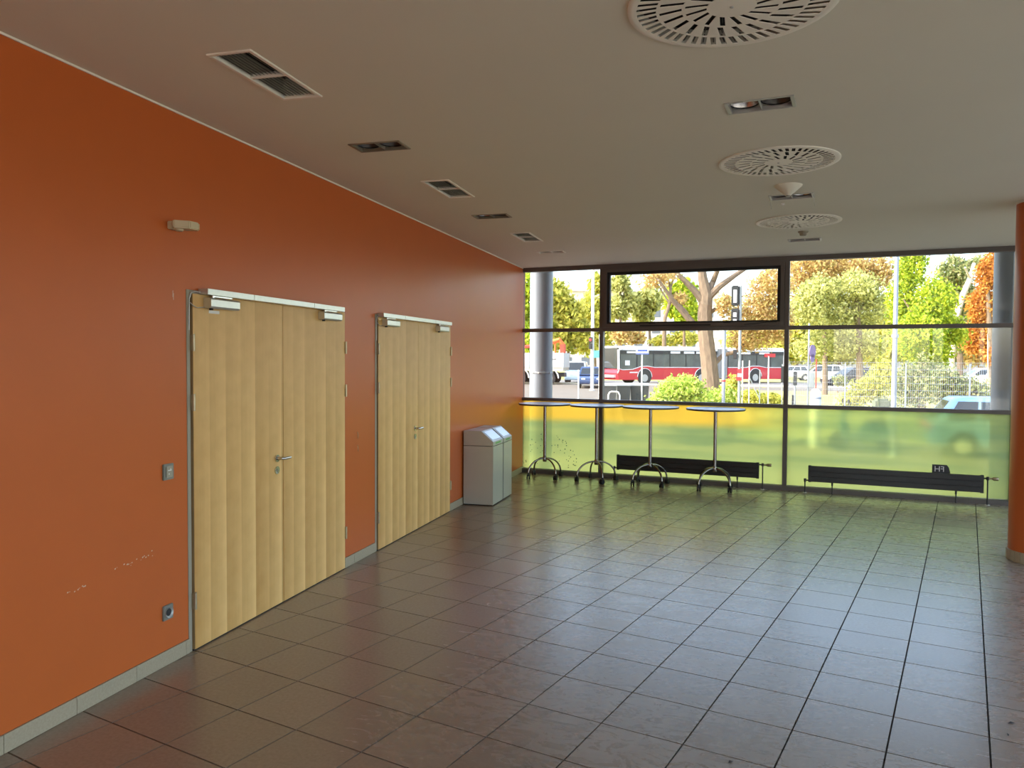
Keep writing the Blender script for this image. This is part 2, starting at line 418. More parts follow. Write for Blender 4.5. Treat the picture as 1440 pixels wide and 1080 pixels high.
# ------------------------------------------------------------------ ceiling with cut-outs
DIFF = [(3.03, 3.20), (3.36, 5.77), (3.70, 8.28)]
LAMP_L = [(0.81, 4.73), (0.80, 7.29), (0.81, 9.90)]
LAMP_R = [(3.187, 4.48), (3.54, 7.02), (3.875, 9.55)]
VENTS = [(0.82, 3.43), (0.81, 6.05), (0.81, 8.63)]
cutters = MB()
for x, y in DIFF: cutters.lathe([(0.388, -0.1), (0.388, 0.14)], 48, (x, y, CEIL))
for x, y in LAMP_L: cutters.cbox((x, y, CEIL + 0.02), (0.345, 0.185, 0.24))
for x, y in LAMP_R: cutters.cbox((x, y, CEIL + 0.02), (0.345, 0.185, 0.24), WPHI)
for x, y in VENTS: cutters.cbox((x, y, CEIL + 0.02), (0.20, 0.60, 0.24))
OUT = 1.3
cp = [(-0.2, Y0 - 0.2), (X1 + 0.2, Y0 - 0.2), (X1 + 0.2, wall_y(X1 + 0.2)), (-0.2, wall_y(-0.2))]
cm = MB().add([(x, y, CEIL) for x, y in cp] + [(x, y, CEIL + 0.3) for x, y in cp],
              [(0, 1, 2, 3), (7, 6, 5, 4), (0, 4, 5, 1), (1, 5, 6, 2), (2, 6, 7, 3), (3, 7, 4, 0)])
co = cm.build('ceiling_raw', None); cut = cutters.build('cutter', None)
md = co.modifiers.new('cut', 'BOOLEAN'); md.operation = 'DIFFERENCE'; md.object = cut; md.solver = 'EXACT'
dg = bpy.context.evaluated_depsgraph_get(); me = bpy.data.meshes.new_from_object(co.evaluated_get(dg))
for o in (co, cut): bpy.data.objects.remove(o)
me.materials.clear(); ceiling = link('ceiling', me, 'ceiling'); tag(ceiling, 'plain off-white ceiling with recessed vents and lamps', kind='structure')

# ------------------------------------------------------------------ walls
DOORS = [(3.848, 5.776, 4.843), (6.358, 8.296, 7.329)]
DH = 2.135
w = MB()
ys = [Y0 - 0.2, DOORS[0][0], DOORS[0][1], DOORS[1][0], DOORS[1][1], WY + 0.10]
for k in (0, 2, 4): w.box(-0.2, 0, ys[k], ys[k + 1], -0.1, CEIL)
for k in (1, 3):
    w.box(-0.2, 0, ys[k], ys[k + 1], DH, CEIL); w.box(-0.2, -0.12, ys[k], ys[k + 1], -0.1, DH)
wall_left = w.build('wall_left', 'wall'); tag(wall_left, 'terracotta orange painted wall with two double doors', kind='structure')
# the thin shadow-gap bead under the ceiling
tag(MB().box(0, 0.008, Y0, WY - 0.01, CEIL - 0.010, CEIL).build('trim_1', 'fixture'), 'thin pale bead between orange wall and ceiling', kind='structure')
wb = MB().box(0, X1, Y0 - 0.2, Y0, -0.1, 0.4).box(0, X1, Y0 - 0.2, Y0, 2.7, CEIL).box(0, 1.887, Y0 - 0.2, Y0, 0.4, 2.7).box(X1 - 0.4, X1, Y0 - 0.2, Y0, 0.4, 2.7)
tag(wb.build('wall_back', 'white_wall'), 'pale wall behind the camera with an opening for the added window', kind='structure')
W3 = empty('fill_window', (0, Y0, 0), 0, label='added unseen window behind the camera that brightens the hall', kind='structure')  # added out of view to brighten the near walls and ceiling
for k in range(-1, 4): MB().box(3.2 + 1.3133 * k, 3.26 + 1.3133 * k, -0.12, -0.04, 0.4, 2.7).build('mullion', 'frame', W3)
for k in range(-1, 3): MB().box(3.26 + 1.3133 * k, 4.5133 + 1.3133 * k, -0.08, -0.076, 0.4, 2.7).build('pane', 'clear_glass', W3)

# paint chips and scratches low on the wall (bare plaster showing)
ch = MB(); rc = random.Random(3)
for k in range(26):
    y = 2.95 + rc.random() * 0.66 if k < 20 else 2.9 + rc.random() * 0.2
    y = 2.98 + rc.random() * 0.12 if k % 3 == 0 else 3.28 + rc.random() * 0.28
    z = 0.60 + (y - 2.98) * 0.115 + rc.gauss(0, 0.006); s = 0.003 + rc.random() * 0.006
    ch.add([(0.0012, y, z), (0.0012, y + s, z + s * 0.4), (0.0012, y + s * 0.8, z + s * 1.1), (0.0012, y - s * 0.3, z + s * 0.7)], [(0, 1, 2, 3)])
for (y, z) in ((3.735, 2.08), (3.74, 2.065)):
    ch.add([(0.0012, y, z), (0.0012, y + 0.004, z), (0.0012, y + 0.005, z + 0.04), (0.0012, y + 0.001, z + 0.035)], [(0, 1, 2, 3)])
tag(ch.build('paint_chips', 'chip', wall_left, fix=False), 'small pale chips in the orange paint', kind='stuff')

# skirting tiles along the left wall
base_left = MB().box(0, 0.002, Y0, DOORS[0][0], 0, 0.085).box(0, 0.002, DOORS[0][1], DOORS[1][0], 0, 0.085).box(0, 0.002, DOORS[1][1], WY - 0.02, 0, 0.085).build('baseboard_left', 'grout')
tag(base_left, 'skirting of speckled beige stone pieces along the orange wall', kind='structure')
def skirt(y0, y1, joints):
    js = [y0] + [j for j in joints if y0 + 0.02 < j < y1 - 0.02] + [y1]
    for a, b in zip(js, js[1:]):
        MB().box(0.002, 0.011, a + 0.0015, b - 0.0015, 0.002, 0.085).build('skirting_tile', 'skirting', base_left)
skirt(Y0, DOORS[0][0], [3.815 - 0.396 * k for k in range(17)][::-1])
skirt(DOORS[0][1], DOORS[1][0], [5.941, 6.338])
skirt(DOORS[1][1], WY - 0.03, [8.56 + 0.397 * k for k in range(8)])
# right and back skirtings (kept simple, same pieces)

# ------------------------------------------------------------------ double doors
def cyl_x(mb, y, z, x0, x1, r, n=20, r1=None):
    mb.tube([(x0, y, z), (x1, y, z)], [r, r if r1 is None else r1], n); return mb
def make_door(idx, y0, y1, ym, label, closL, closR, railL, sticker):
    D = empty('door_%d' % idx, (0, y0, 0), label=label, kind='structure')
    W = y1 - y0; mdl = ym - y0
    MB().box(-0.12, 0.004, 0, 0.030, 0, DH).box(-0.12, 0.004, W - 0.022, W, 0, DH).box(-0.12, 0.004, 0.030, W - 0.022, DH - 0.045, DH).build('door_frame', 'steel_frame', D, bevel=0.0015)
    MB().box(-0.10, -0.03, 0.030, 0.036, 0, DH - 0.045).build('rebate_seal', 'dark', D)
    for side, (a, b) in enumerate(((0.040, mdl - 0.0025), (mdl + 0.0025, W - 0.012))):
        lf = MB().box(-0.045, 0.016, a, b, 0.008, DH - 0.022).build('door_leaf', 'veneer', D, bevel=0.0012)
        if side == 0: MB().box(-0.044, 0.0145, a - 0.0016, a - 0.0002, 0.009, DH - 0.023).build('edge_band', 'veneer_edge', lf)
        for hz in (1.826, 1.475, 0.30):
            hy = 0.036 if side == 0 else W - 0.006
            hb = MB().tube([(0.022, hy, hz - 0.05), (0.022, hy, hz + 0.05)], 0.0095, 10)
            hb.box(0.004, 0.020, hy - 0.010, hy + 0.010, hz - 0.045, hz + 0.045).build('hinge', 'brass', lf, smooth=True)
        if side == 0:
            hy = mdl - 0.085
            h = cyl_x(MB(), hy, 1.04, 0.016, 0.024, 0.026)
            h.tube([(0.02, hy, 1.04), (0.062, hy, 1.04), (0.068, hy + 0.006, 1.04), (0.069, hy + 0.02, 1.039)], 0.0105, 12)
            h.tube([(0.069, hy + 0.012, 1.039), (0.069, hy + 0.06, 1.038), (0.066, hy + 0.098, 1.037)], [0.0105, 0.011, 0.0095], 12)
            h.build('lever_handle', 'chrome', lf, smooth=True)
            k = cyl_x(MB(), hy, 0.957, 0.016, 0.023, 0.027); cyl_x(k, hy, 0.957, 0.023, 0.028, 0.0095)
            k.box(0.023, 0.0275, hy - 0.004, hy + 0.004, 0.936, 0.957).build('key_rosette', 'chrome', lf, smooth=True)
    rl = railL - y0; rr = W - 0.115
    cuts = [rl, rl + (rr - rl) * 0.275, rl + (rr - rl) * 0.72, rr]
    for a, b in zip(cuts, cuts[1:]):
        MB().box(0.004, 0.072, a + 0.001, b - 0.001, 2.112, 2.147).build('closer_rail', 'alu', D, bevel=0.002)
    for (cy, cw) in ((closL - y0, 0.285), (closR - y0, 0.285)):
        c = MB().prism([(0.016, 2.035), (0.062, 2.035), (0.070, 2.045), (0.070, 2.085), (0.062, 2.096), (0.016, 2.096)], cy, cy + cw, 'y').build('door_closer', 'alu', D, bevel=0.001)
        MB().tube([(0.045, cy + 0.05, 2.09), (0.045, cy + 0.05, 2.114)], 0.009, 10).box(0.038, 0.052, cy + 0.045, cy + 0.23, 2.103, 2.111).build('closer_arm', 'chrome', c)
        MB().tube([(0.04, cy + 0.04, 2.036), (0.04, cy + 0.04, 2.024)], 0.012, 10).build('adjuster', 'dark', c)
    pts = [(0.006, 0.016, 1.9), (0.008, 0.016, 2.08), (0.012, 0.03, 2.118), (0.016, rl * 0.6, 2.126), (0.016, rl + 0.01, 2.125)]
    MB().tube(pts, 0.005, 6).build('cable_loop', 'fixture_grey', D, smooth=True)
    c0 = closL - y0
    MB().tube([(0.012, 0.02, 2.06), (0.022, 0.04, 2.04), (0.024, 0.07, 2.032), (0.022, c0 + 0.02, 2.042)], 0.003, 6).build('closer_cable', 'fixture_grey', D, smooth=True)
    if sticker:
        MB().box(0.0162, 0.0172, 0.185, 0.285, 2.006, 2.024).build('sticker', 'white', D)
    MB().box(-0.04, 0.010, 0.035, W - 0.02, 0.0, 0.008).build('threshold_shade', 'dark', D)  # dark strip painted as the shade in the gap under the leaves
    return D
make_door(1, *DOORS[0], 'birch veneer double door nearer the camera with white sticker', 3.984, 5.335, 3.951, True)
make_door(2, *DOORS[1], 'birch veneer double door beside the grey waste bins', 6.474, 7.815, 6.391, False)

# ------------------------------------------------------------------ small fittings on the orange wall
t = empty('motion_detector', (0, 3.70, 2.48), label='cream swivel motion detector high on the orange wall', cat='detector')
MB().box(0, 0.030, -0.005, 0.085, -0.022, 0.022).build('mount', 'cream', t, bevel=0.004)
MB().prism([(0.014, 0.008), (0.05, -0.015), (0.118, 0.04), (0.125, 0.10), (0.108, 0.135), (0.05, 0.115), (0.012, 0.06)], -0.018, 0.026, 'z').build('head', 'cream', t, bevel=0.006)
MB().cbox((0.0905, 0.05, 0.003), (0.012, 0.058, 0.026), R(-48)).build('sensor_lens', 'plate', t, bevel=0.003)
MB().lathe([(0.018, -0.030), (0.024, -0.022), (0.024, -0.016)], 16, (0.045, 0.04, 0)).build('swivel_joint', 'cream', t, smooth=True)
t = empty('key_switch', (0, 3.68, 1.095), label='grey square key switch on the wall left of the nearer door', cat='switch')
MB().box(0, 0.012, -0.042, 0.042, -0.045, 0.045).build('plate', 'plate', t, bevel=0.003)
MB().box(0.012, 0.017, -0.026, 0.026, -0.032, 0.032).build('rocker', 'steel_frame', t, bevel=0.002)
MB().box(0.017, 0.0178, -0.014, 0.014, 0.006, 0.011).box(0.017, 0.0178, -0.008, -0.002, -0.016, -0.008).box(0.017, 0.0178, 0.006, 0.010, 0.011, 0.020).build('symbol', 'white', t)
t = empty('wall_socket', (0, 3.668, 0.300), label='grey round-holed power socket low on the wall near the skirting', cat='socket')
MB().box(0, 0.012, -0.040, 0.040, -0.042, 0.042).build('plate', 'plate', t, bevel=0.003)
k = MB()
k.tube([(0.012, 0, 0), (0.020, 0, 0)], 0.031, 24, cap=False); k.tube([(0.020, 0, 0), (0.0125, 0, 0)], [0.031, 0.021], 24, cap=False); k.build('collar', 'fixture_grey', t, smooth=True)
MB().tube([(0.0105, 0, 0), (0.0135, 0, 0)], 0.021, 24).build('socket_well', 'black', t)
for z, lab in ((1.085, 'upper of two tiny dark wire hooks on wall between the doors'), (0.975, 'lower of two tiny dark wire hooks on wall between the doors')):
    o = MB().tube([(0.0, 6.015, z + 0.025), (0.012, 6.003, z + 0.02), (0.016, 5.999, z), (0.014, 6.002, z - 0.018), (0.010, 6.010, z - 0.028)], 0.0022, 6).build('wire_hook', 'brass', None, smooth=True)
    tag(o, lab, 'hook', 'wire hooks between the doors')

# ------------------------------------------------------------------ window wall (local x along the wall, y outwards, z up)
WIN = empty('window_1', (0, WY, 0), WPHI, label='glazed facade of dark bronze frames with printed frosted lower panes', kind='structure')
ML = [-0.03, 1.267, 3.845, 6.45, 7.70]      # mullion centres
SILL, TRAN, HEAD = 1.128, 2.182, 3.085
D0, D1 = -0.055, 0.045
def fr(name, x0, x1, z0, z1, d0=D0, d1=D1, mt='frame', par=WIN, bev=0.003): return MB().box(x0, x1, d0, d1, z0, z1).build(name, mt, par, bevel=bev)
fr('head_rail', -0.08, 7.72, HEAD - 0.012, CEIL + 0.02)
fr('bottom_rail', -0.08, 7.72, -0.05, 0.060)
MB().box(-0.08, 7.72, -0.075, -0.055, -0.01, 0.058).build('bottom_cover', 'frame', WIN, bevel=0.003)
for k, x in enumerate(ML):
    fr('mullion', x - 0.028, x + 0.028, 0.06, HEAD - 0.012)
for a, b in zip(ML, ML[1:]):
    fr('transom', a + 0.028, b - 0.028, SILL - 0.024, SILL + 0.024)
    fr('transom', a + 0.028, b - 0.028, TRAN - 0.026, TRAN + 0.026)
def glaze(x0, x1, z0, z1, par=WIN, y=0.01): return MB().box(x0, x1, y, y + 0.004, z0, z1).build('pane', 'glass', par, fix=True)
for k, (a, b) in enumerate(zip(ML, ML[1:])):
    glaze(a + 0.028, b - 0.028, SILL + 0.024, TRAN - 0.026)
    if k != 1: glaze(a + 0.028, b - 0.028, TRAN + 0.026, HEAD - 0.012)
    # lower pane with the printed frosted film
    pn = MB().box(a + 0.028, b - 0.028, 0.006, 0.016, 0.060, SILL - 0.024).build('frosted_pane', 'film', WIN)
    MB().box(a + 0.028, b - 0.028, -0.004, 0.004, 0.060, 0.066).build('glazing_bead', 'fixture_grey', WIN)
# the tilting sash of the middle bay
sx0, sx1, sz0, sz1 = ML[1] + 0.03, ML[2] - 0.03, TRAN + 0.028, HEAD - 0.014
sash = MB()
f1 = 0.055
sash.box(sx0, sx1, -0.075, 0.03, sz1 - f1, sz1).box(sx0, sx1, -0.075, 0.03, sz0, sz0 + f1).box(sx0, sx0 + f1, -0.075, 0.03, sz0 + f1, sz1 - f1).box(sx1 - f1, sx1, -0.075, 0.03, sz0 + f1, sz1 - f1)
so = sash.build('tilt_sash', 'frame', WIN, bevel=0.003)
g2 = f1 + 0.040
q = MB(); q.box(sx0 + f1, sx1 - f1, -0.05, 0.02, sz1 - g2, sz1 - f1).box(sx0 + f1, sx1 - f1, -0.05, 0.02, sz0 + f1, sz0 + g2 - 0.018).box(sx0 + f1, sx0 + g2, -0.05, 0.02, sz0 + g2 - 0.018, sz1 - g2).box(sx1 - g2, sx1 - f1, -0.05, 0.02, sz0 + g2 - 0.018, sz1 - g2)
q.build('inner_frame', 'gasket', so, bevel=0.002)
glaze(sx0 + g2, sx1 - g2, sz0 + g2 - 0.018, sz1 - g2, so, -0.012)
MB().box(1.85, 2.85, -0.088, -0.075, sz0 + 0.012, sz0 + 0.030).build('opener_rail', 'gasket', so, bevel=0.002)
for x in (1.98, 3.02): MB().box(x, x + 0.10, -0.090, -0.075, sz0 + 0.045, sz0 + 0.062).build('sash_catch', 'gasket', so, bevel=0.003)
MB().tube([(3.3, -0.078, sz0 + 0.02), (3.45, -0.082, sz0 + 0.03), (3.6, -0.080, sz0 + 0.05), (3.72, -0.078, sz0 + 0.05)], 0.005, 6).build('opener_cable', 'gasket', so)
# dotted print low on the first pane
dots = MB(); rd = random.Random(12)
for k in range(64):
    a = rd.random() * math.pi; rr_ = 0.16 + 0.30 * math.sqrt(rd.random())
    x = 0.43 + rr_ * 1.02 * math.cos(a); z = 0.10 + rr_ * 1.15 * math.sin(a); rad = 0.0055 + rd.random() * 0.004
    if abs(x - 0.43) < 0.05: continue
    n = 8; dots.add([(x + rad * math.cos(2 * math.pi * i / n), 0.0052, z + rad * math.sin(2 * math.pi * i / n)) for i in range(n)], [tuple(range(n))])
tag(dots.build('dot_print', 'dot', WIN, fix=False), 'scatter of small dark dots printed on the frosted pane', kind='stuff')
# the small sticker seen in mirror writing through the pane
sg_ = empty('logo_sticker', (0, 0, 0)); sg_.parent = WIN
lp = [(5.600, 0.25), (5.600, 0.448), (5.762, 0.448), (5.785, 0.415), (5.800, 0.36), (5.800, 0.25)]
MB().prism(lp, 0.0035, 0.0050, 'y').build('sticker_plate', 'sign_black', sg_)
tm = text_mesh('FH', 0.098, 0.0006, flip=True)
lo = link('lettering', tm, 'white', sg_); lo.location = (5.680, 0.0028, 0.390); lo.rotation_euler = (R(90), 0, 0)
sg_['label'] = 'small dark sticker with white letters FH in mirror writing'

# side glazing of the room, out of the picture on the right: the same frames, clear panes, full height and set close to brighten the room
W2 = empty('window_2', (X1, 0, 0), 0, label='unseen glazed side beyond the orange pillar, full height to brighten the hall', kind='structure')
yR = wall_y(X1)
MB().box(-0.05, 0.05, Y0, yR, -0.1, 0.06).build('bottom_rail', 'frame', W2); MB().box(-0.05, 0.05, Y0, yR, CEIL - 0.05, CEIL).build('head_rail', 'frame', W2)
for k in range(7):
    y = Y0 + (yR - Y0) * k / 6
    MB().box(-0.05, 0.05, y - 0.03, y + 0.03, 0.06, CEIL - 0.05).build('mullion', 'frame', W2)
    if k < 6: MB().box(0.0, 0.004, y + 0.03, Y0 + (yR - Y0) * (k + 1) / 6 - 0.03, 0.06, CEIL - 0.05).build('pane', 'clear_glass', W2)

# unseen block above the room, added to shade the columns and ground outside
rf = MB().add([(-0.3, Y0 - 0.3, CEIL + 0.31), (X1 + 0.3, Y0 - 0.3, CEIL + 0.31), (X1 + 0.3, wall_y(X1) + 0.9, CEIL + 0.31), (-0.3, WY + 0.9, CEIL + 0.31)] +
              [(-0.3, Y0 - 0.3, 7.2), (X1 + 0.3, Y0 - 0.3, 7.2), (X1 + 0.3, wall_y(X1) + 0.9, 7.2), (-0.3, WY + 0.9, 7.2)],
              [(0, 1, 2, 3), (7, 6, 5, 4), (0, 4, 5, 1), (1, 5, 6, 2), (2, 6, 7, 3), (3, 7, 4, 0)]).build('roof', 'white_wall')
tag(rf, 'unseen block added above the hall to cast shade outside', kind='structure')

# ------------------------------------------------------------------ orange pillar
pc_ = Vector((5.704, 7.725, 0)); PR = 0.25
PIL = empty('pillar', pc_, label='round terracotta pillar with tiled foot at the picture edge', kind='structure')
MB().lathe([(PR, 0.0), (PR, CEIL - 0.02)], 64).build('shaft', 'wall', PIL, smooth=True)
MB().lathe([(PR + 0.006, CEIL - 0.02), (PR + 0.006, CEIL)], 64).build('top_ring', 'fixture', PIL, smooth=True)
MB().lathe([(PR + 0.001, 0.0), (PR + 0.001, 0.095)], 64).build('joint_bed', 'grout', PIL)
nT = 30
for k in range(nT):
    a0, a1 = 2 * math.pi * (k + 0.03) / nT, 2 * math.pi * (k + 0.97) / nT
    r0, r1 = PR + 0.001, PR + 0.013
    vs_ = [(r * math.cos(a), r * math.sin(a), z) for z in (0.001, 0.095) for r in (r0, r1) for a in (a0, a1)]
    MB().add(vs_, [(0, 1, 3, 2), (4, 6, 7, 5), (0, 4, 5, 1), (2, 3, 7, 6), (0, 2, 6, 4), (1, 5, 7, 3)]).build('skirting_tile', 'skirting', PIL)

# ------------------------------------------------------------------ ceiling fixtures
def vent(x, y, label):
    t = empty('ceiling_vent', (x, y, CEIL), label=label, cat='vent', group='rectangular ceiling vents along the orange wall')
    fw, L, W = 0.022, 0.325, 0.1175
    f = MB().box(-W, W, L - fw, L, -0.007, 0.02).box(-W, W, -L, -L + fw, -0.007, 0.02).box(-W, -W + fw, -L + fw, L - fw, -0.007, 0.02).box(W - fw, W, -L + fw, L - fw, -0.007, 0.02)
    f.box(-W + fw, W - fw, -0.009, 0.009, -0.004, 0.02).build('frame', 'fixture', t, bevel=0.002)
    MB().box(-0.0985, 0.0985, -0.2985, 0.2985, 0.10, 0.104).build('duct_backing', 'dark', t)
    lou = None
    for h in (-1, 1):
        for k in range(9):
            cx = -0.083 + 0.0208 * k
            if lou is None:
                lou = MB().add([(0.0050, -0.142, 0.0), (0.0066, -0.142, 0.001), (0.0050, 0.142, 0.0), (0.0066, 0.142, 0.001), (-0.0066, -0.142, 0.011), (-0.0050, -0.142, 0.012), (-0.0066, 0.142, 0.011), (-0.0050, 0.142, 0.012)],
                               [(0, 1, 3, 2), (4, 6, 7, 5), (0, 4, 5, 1), (2, 3, 7, 6), (0, 2, 6, 4), (1, 5, 7, 3)]).mesh('louvre')
            o = link('louvre', lou, 'vent', t); o.location = (cx, h * 0.152, 0.004)
    return t
vent(*VENTS[0], 'largest, nearest of three slatted ceiling vents by the orange wall')
vent(*VENTS[1], 'middle of the three slatted ceiling vents by the orange wall')
vent(*VENTS[2], 'farthest, smallest of three slatted ceiling vents by the orange wall')
def downlight(x, y, rz, label, grp, trim, lit=()):
    t = empty('twin_downlight', (x, y, CEIL), rz, label=label, cat='ceiling lamp', group=grp)
    W, D_, fw = 0.18, 0.10, 0.012
    MB().box(-W, W, D_ - fw, D_, -0.006, 0.02).box(-W, W, -D_, -D_ + fw, -0.006, 0.02).box(-W, -W + fw * 1.6, -D_ + fw, D_ - fw, -0.006, 0.02).box(W - fw * 1.6, W, -D_ + fw, D_ - fw, -0.006, 0.02).box(-0.003, 0.003, -D_ + fw, D_ - fw, -0.002, 0.05).build('trim', trim, t, bevel=0.0015)
    MB().box(-0.170, 0.170, -0.090, 0.090, 0.112, 0.116).build('housing', 'black', t)
    for k, sx_ in enumerate((-1, 1)):
        c = (sx_ * 0.083, 0, 0)
        rf_ = MB().lathe([(0.074, 0.018), (0.060, 0.06), (0.034, 0.09)], 28, c, cap=False).build('reflector', 'reflector' if k in lit else 'lamp_shaded', t, smooth=True)  # pale copy looks lit, dark copy looks shaded
        MB().lathe([(0.076, 0.012), (0.080, 0.014), (0.080, 0.020), (0.075, 0.020)], 28, c, cap=False).build('ring', 'black', t, smooth=True)
        MB().lathe([(0.036, 0.050), (0.055, 0.048), (0.050, 0.062)], 28, c).build('lens', 'lens' if k in lit else 'lamp_shaded', rf_, smooth=True)
    return t
gL, gR = 'twin downlights along the orange wall', 'twin downlights in line with the round diffusers'
downlight(*LAMP_L[0], 0, 'nearest brown-trimmed twin downlight along the orange wall', gL, 'vent')
downlight(*LAMP_L[1], 0, 'middle twin downlight along the orange wall with one bright lens', gL, 'vent', (0,))
downlight(*LAMP_L[2], 0, 'last twin downlight along the orange wall, nearest the windows', gL, 'fixture')
downlight(*LAMP_R[0], WPHI, 'largest twin downlight, between the first two round diffusers', gR, 'fixture_grey', (0,))
dr2 = downlight(*LAMP_R[1], WPHI, 'twin downlight just behind the ceiling cone', gR, 'fixture_grey', (1,))
for x in (-0.172, 0.172): MB().tube([(x, -0.094, 0.0), (x + 0.012, -0.094, -0.055), (x + 0.02, -0.094, -0.115)], 0.0018, 6).build('retaining_wire', 'fixture_grey', dr2)
downlight(*LAMP_R[2], WPHI, 'twin downlight behind the small round sensor near the windows', gR, 'fixture_grey')

def diffuser(x, y, label):
    t = empty('swirl_diffuser', (x, y, CEIL), label=label, cat='air diffuser', group='round swirl air diffusers in the ceiling')
    MB().lathe([(0.386, 0.060), (0.386, 0.064)], 48).build('plenum', 'dark', t)
    MB().lathe([(0.380, -0.006), (0.405, -0.001), (0.405, -0.007), (0.398, -0.011), (0.380, -0.010), (0.380, -0.006)], 64, cap=False).build('rim', 'fixture', t, smooth=True)
    # face plate built from strips that leave the slots open: three rings of slots swept round the hub
    plate = MB(); rs = [(0.095, 0.180, 16), (0.192, 0.280, 22), (0.292, 0.368, 50)]
    zt, zb = -0.0075, -0.010
    def cell(r0, r1, a0, a1, sk, hw):
        st = 3; vs_ = []
        for i in range(st + 1):
            for (r, k_) in ((r0, 0.0), (r1, sk)):
                a = a0 + hw / r + (a1 - a0 - 2 * hw / r) * i / st + k_
                for z in (zb, zt): vs_.append((r * math.cos(a), r * math.sin(a), z))
        fs_ = []
        for i in range(st):
            b = 4 * i; fs_ += [(b, b + 2, b + 6, b + 4), (b + 1, b + 5, b + 7, b + 3), (b, b + 4, b + 5, b + 1), (b + 2, b + 3, b + 7, b + 6)]
        fs_ += [(0, 1, 3, 2), (4 * st, 4 * st + 2, 4 * st + 3, 4 * st + 1)]
        plate.add(vs_, fs_)
    vanes = []
    for ri, (r0, r1, n) in enumerate(rs):
        sk = (-0.20, -0.12, -0.06)[ri]; wslot = (0.021, 0.024, 0.023)[ri]
        for k in range(n):
            am = 2 * math.pi * k / n + 0.1 * ri; pit = 2 * math.pi / n
            cell(r0, r1, am, am + pit, sk, wslot / 2)
            vanes.append((r0, r1, am, sk))
    lim = [0.0] + [x for r in rs for x in r[:2]] + [0.382]
    for a, b in ((lim[0], lim[1]), (lim[2], lim[3]), (lim[4], lim[5]), (lim[6], lim[7])):
        n = 48
        if a == 0: plate.lathe([(b, zb), (b, zt)], n)
        else: plate.lathe([(a, zb), (b, zb), (b, zt), (a, zt), (a, zb)], n, cap=False)
    fp = plate.build('face_plate', 'fixture', t, fix=True)
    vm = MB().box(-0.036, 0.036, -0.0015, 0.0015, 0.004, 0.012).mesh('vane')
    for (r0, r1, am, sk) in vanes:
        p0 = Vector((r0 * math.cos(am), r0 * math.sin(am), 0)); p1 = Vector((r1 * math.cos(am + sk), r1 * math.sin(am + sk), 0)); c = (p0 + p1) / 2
        o = link('vane', vm, 'shaded_vane', fp); o.location = (c.x, c.y, -0.006); o.rotation_euler = (0, 0, math.atan2((p1 - p0).y, (p1 - p0).x))
    MB().lathe([(0.006, -0.0155), (0.008, -0.012)], 12).build('centre_screw', 'fixture_grey', t)
    return t
diffuser(*DIFF[0], 'round swirl air diffuser cut off by the picture top')
diffuser(*DIFF[1], 'round swirl air diffuser in front of the ceiling cone')
diffuser(*DIFF[2], 'farthest round swirl air diffuser, beyond the ceiling cone')
t = empty('ceiling_cone', (3.483, 6.58, CEIL), label='pale cone-shaped ceiling fitting between the round diffusers', cat='ceiling fitting')
MB().lathe([(0.016, -0.082), (0.024, -0.078), (0.104, -0.010), (0.108, 0.0)], 40).build('cone', 'ceiling', t, smooth=True)
MB().lathe([(0.015, -0.090), (0.018, -0.080)], 20).build('tip', 'plate', t, smooth=True)
t = empty('smoke_detector', (3.805, 8.94, CEIL), label='small brownish round smoke detector near the windows', cat='smoke detector')
MB().lathe([(0.045, -0.018), (0.052, -0.012), (0.054, 0.0)], 28).build('base', 'vent', t, smooth=True)
MB().lathe([(0.026, -0.048), (0.036, -0.040), (0.038, -0.018)], 28).build('sensor_head', 'vent', t, smooth=True)
t = empty('ceiling_sensor', (3.49, 7.33, CEIL), label='tiny white button sensor on the ceiling before the farthest diffuser', cat='sensor')
MB().lathe([(0.008, -0.014), (0.016, -0.010), (0.018, 0.0)], 16).build('button', 'white', t, smooth=True)

# ------------------------------------------------------------------ waste bins by the wall
def waste_bin(y0, y1, label):
    t = empty('waste_bin', (0.02, y0, 0), label=label, cat='waste bin', group='slant-topped waste bins by the orange wall')
    d = 0.37; wd = y1 - y0; zl = 0.712
    MB().box(0, d, 0, wd, 0.012, zl - 0.006).build('body', 'binsteel', t, bevel=0.003)
    MB().box(0.012, d - 0.012, 0.012, wd - 0.012, 0, 0.014).build('plinth', 'dark', t)
    MB().prism([(0, zl), (d, zl), (d, 0.762), (d * 0.60, 0.885), (0, 0.885)], 0, wd, 'y').build('hood', 'binsteel', t, bevel=0.003)
    sl_ = Vector((d * 0.40, 0, -0.123)).normalized(); nn = Vector((0.123, 0, d * 0.40)).normalized()
    o_ = Vector((d * 0.60, 0, 0.885))
    fl = MB()
    def pt(a, y, h): return o_ + sl_ * a + Vector((0, y, 0)) + nn * h
    L = 0.193; vs_ = [pt(a, y, h) for h in (0.0005, 0.004) for y in (0.045, wd - 0.03) for a in (0.022, L - 0.03)]
    fl.add(vs_, [(0, 1, 3, 2), (4, 6, 7, 5), (0, 4, 5, 1), (2, 3, 7, 6), (0, 2, 6, 4), (1, 5, 7, 3)])
    fl.build('swing_flap', 'binflap', t, bevel=0.001)
    vs_ = [pt(a, y, h) for h in (0.0005, 0.0045) for y in (wd - 0.028, wd - 0.018) for a in (0.022, L - 0.028)]
    MB().add(vs_, [(0, 1, 3, 2), (4, 6, 7, 5), (0, 4, 5, 1), (2, 3, 7, 6), (0, 2, 6, 4), (1, 5, 7, 3)]).build('flap_hinge', 'plate', t)
    MB().box(d, d + 0.001, 0.10, wd - 0.10, 0.728, 0.750).build('green_label', 'green_print', t)
    MB().box(d, d + 0.004, 0.16, wd - 0.02, zl - 0.012, zl - 0.004).build('lid_catch', 'alu', t)
    return t
waste_bin(8.735, 9.150, 'grey steel slant-topped waste bin nearer the doors')
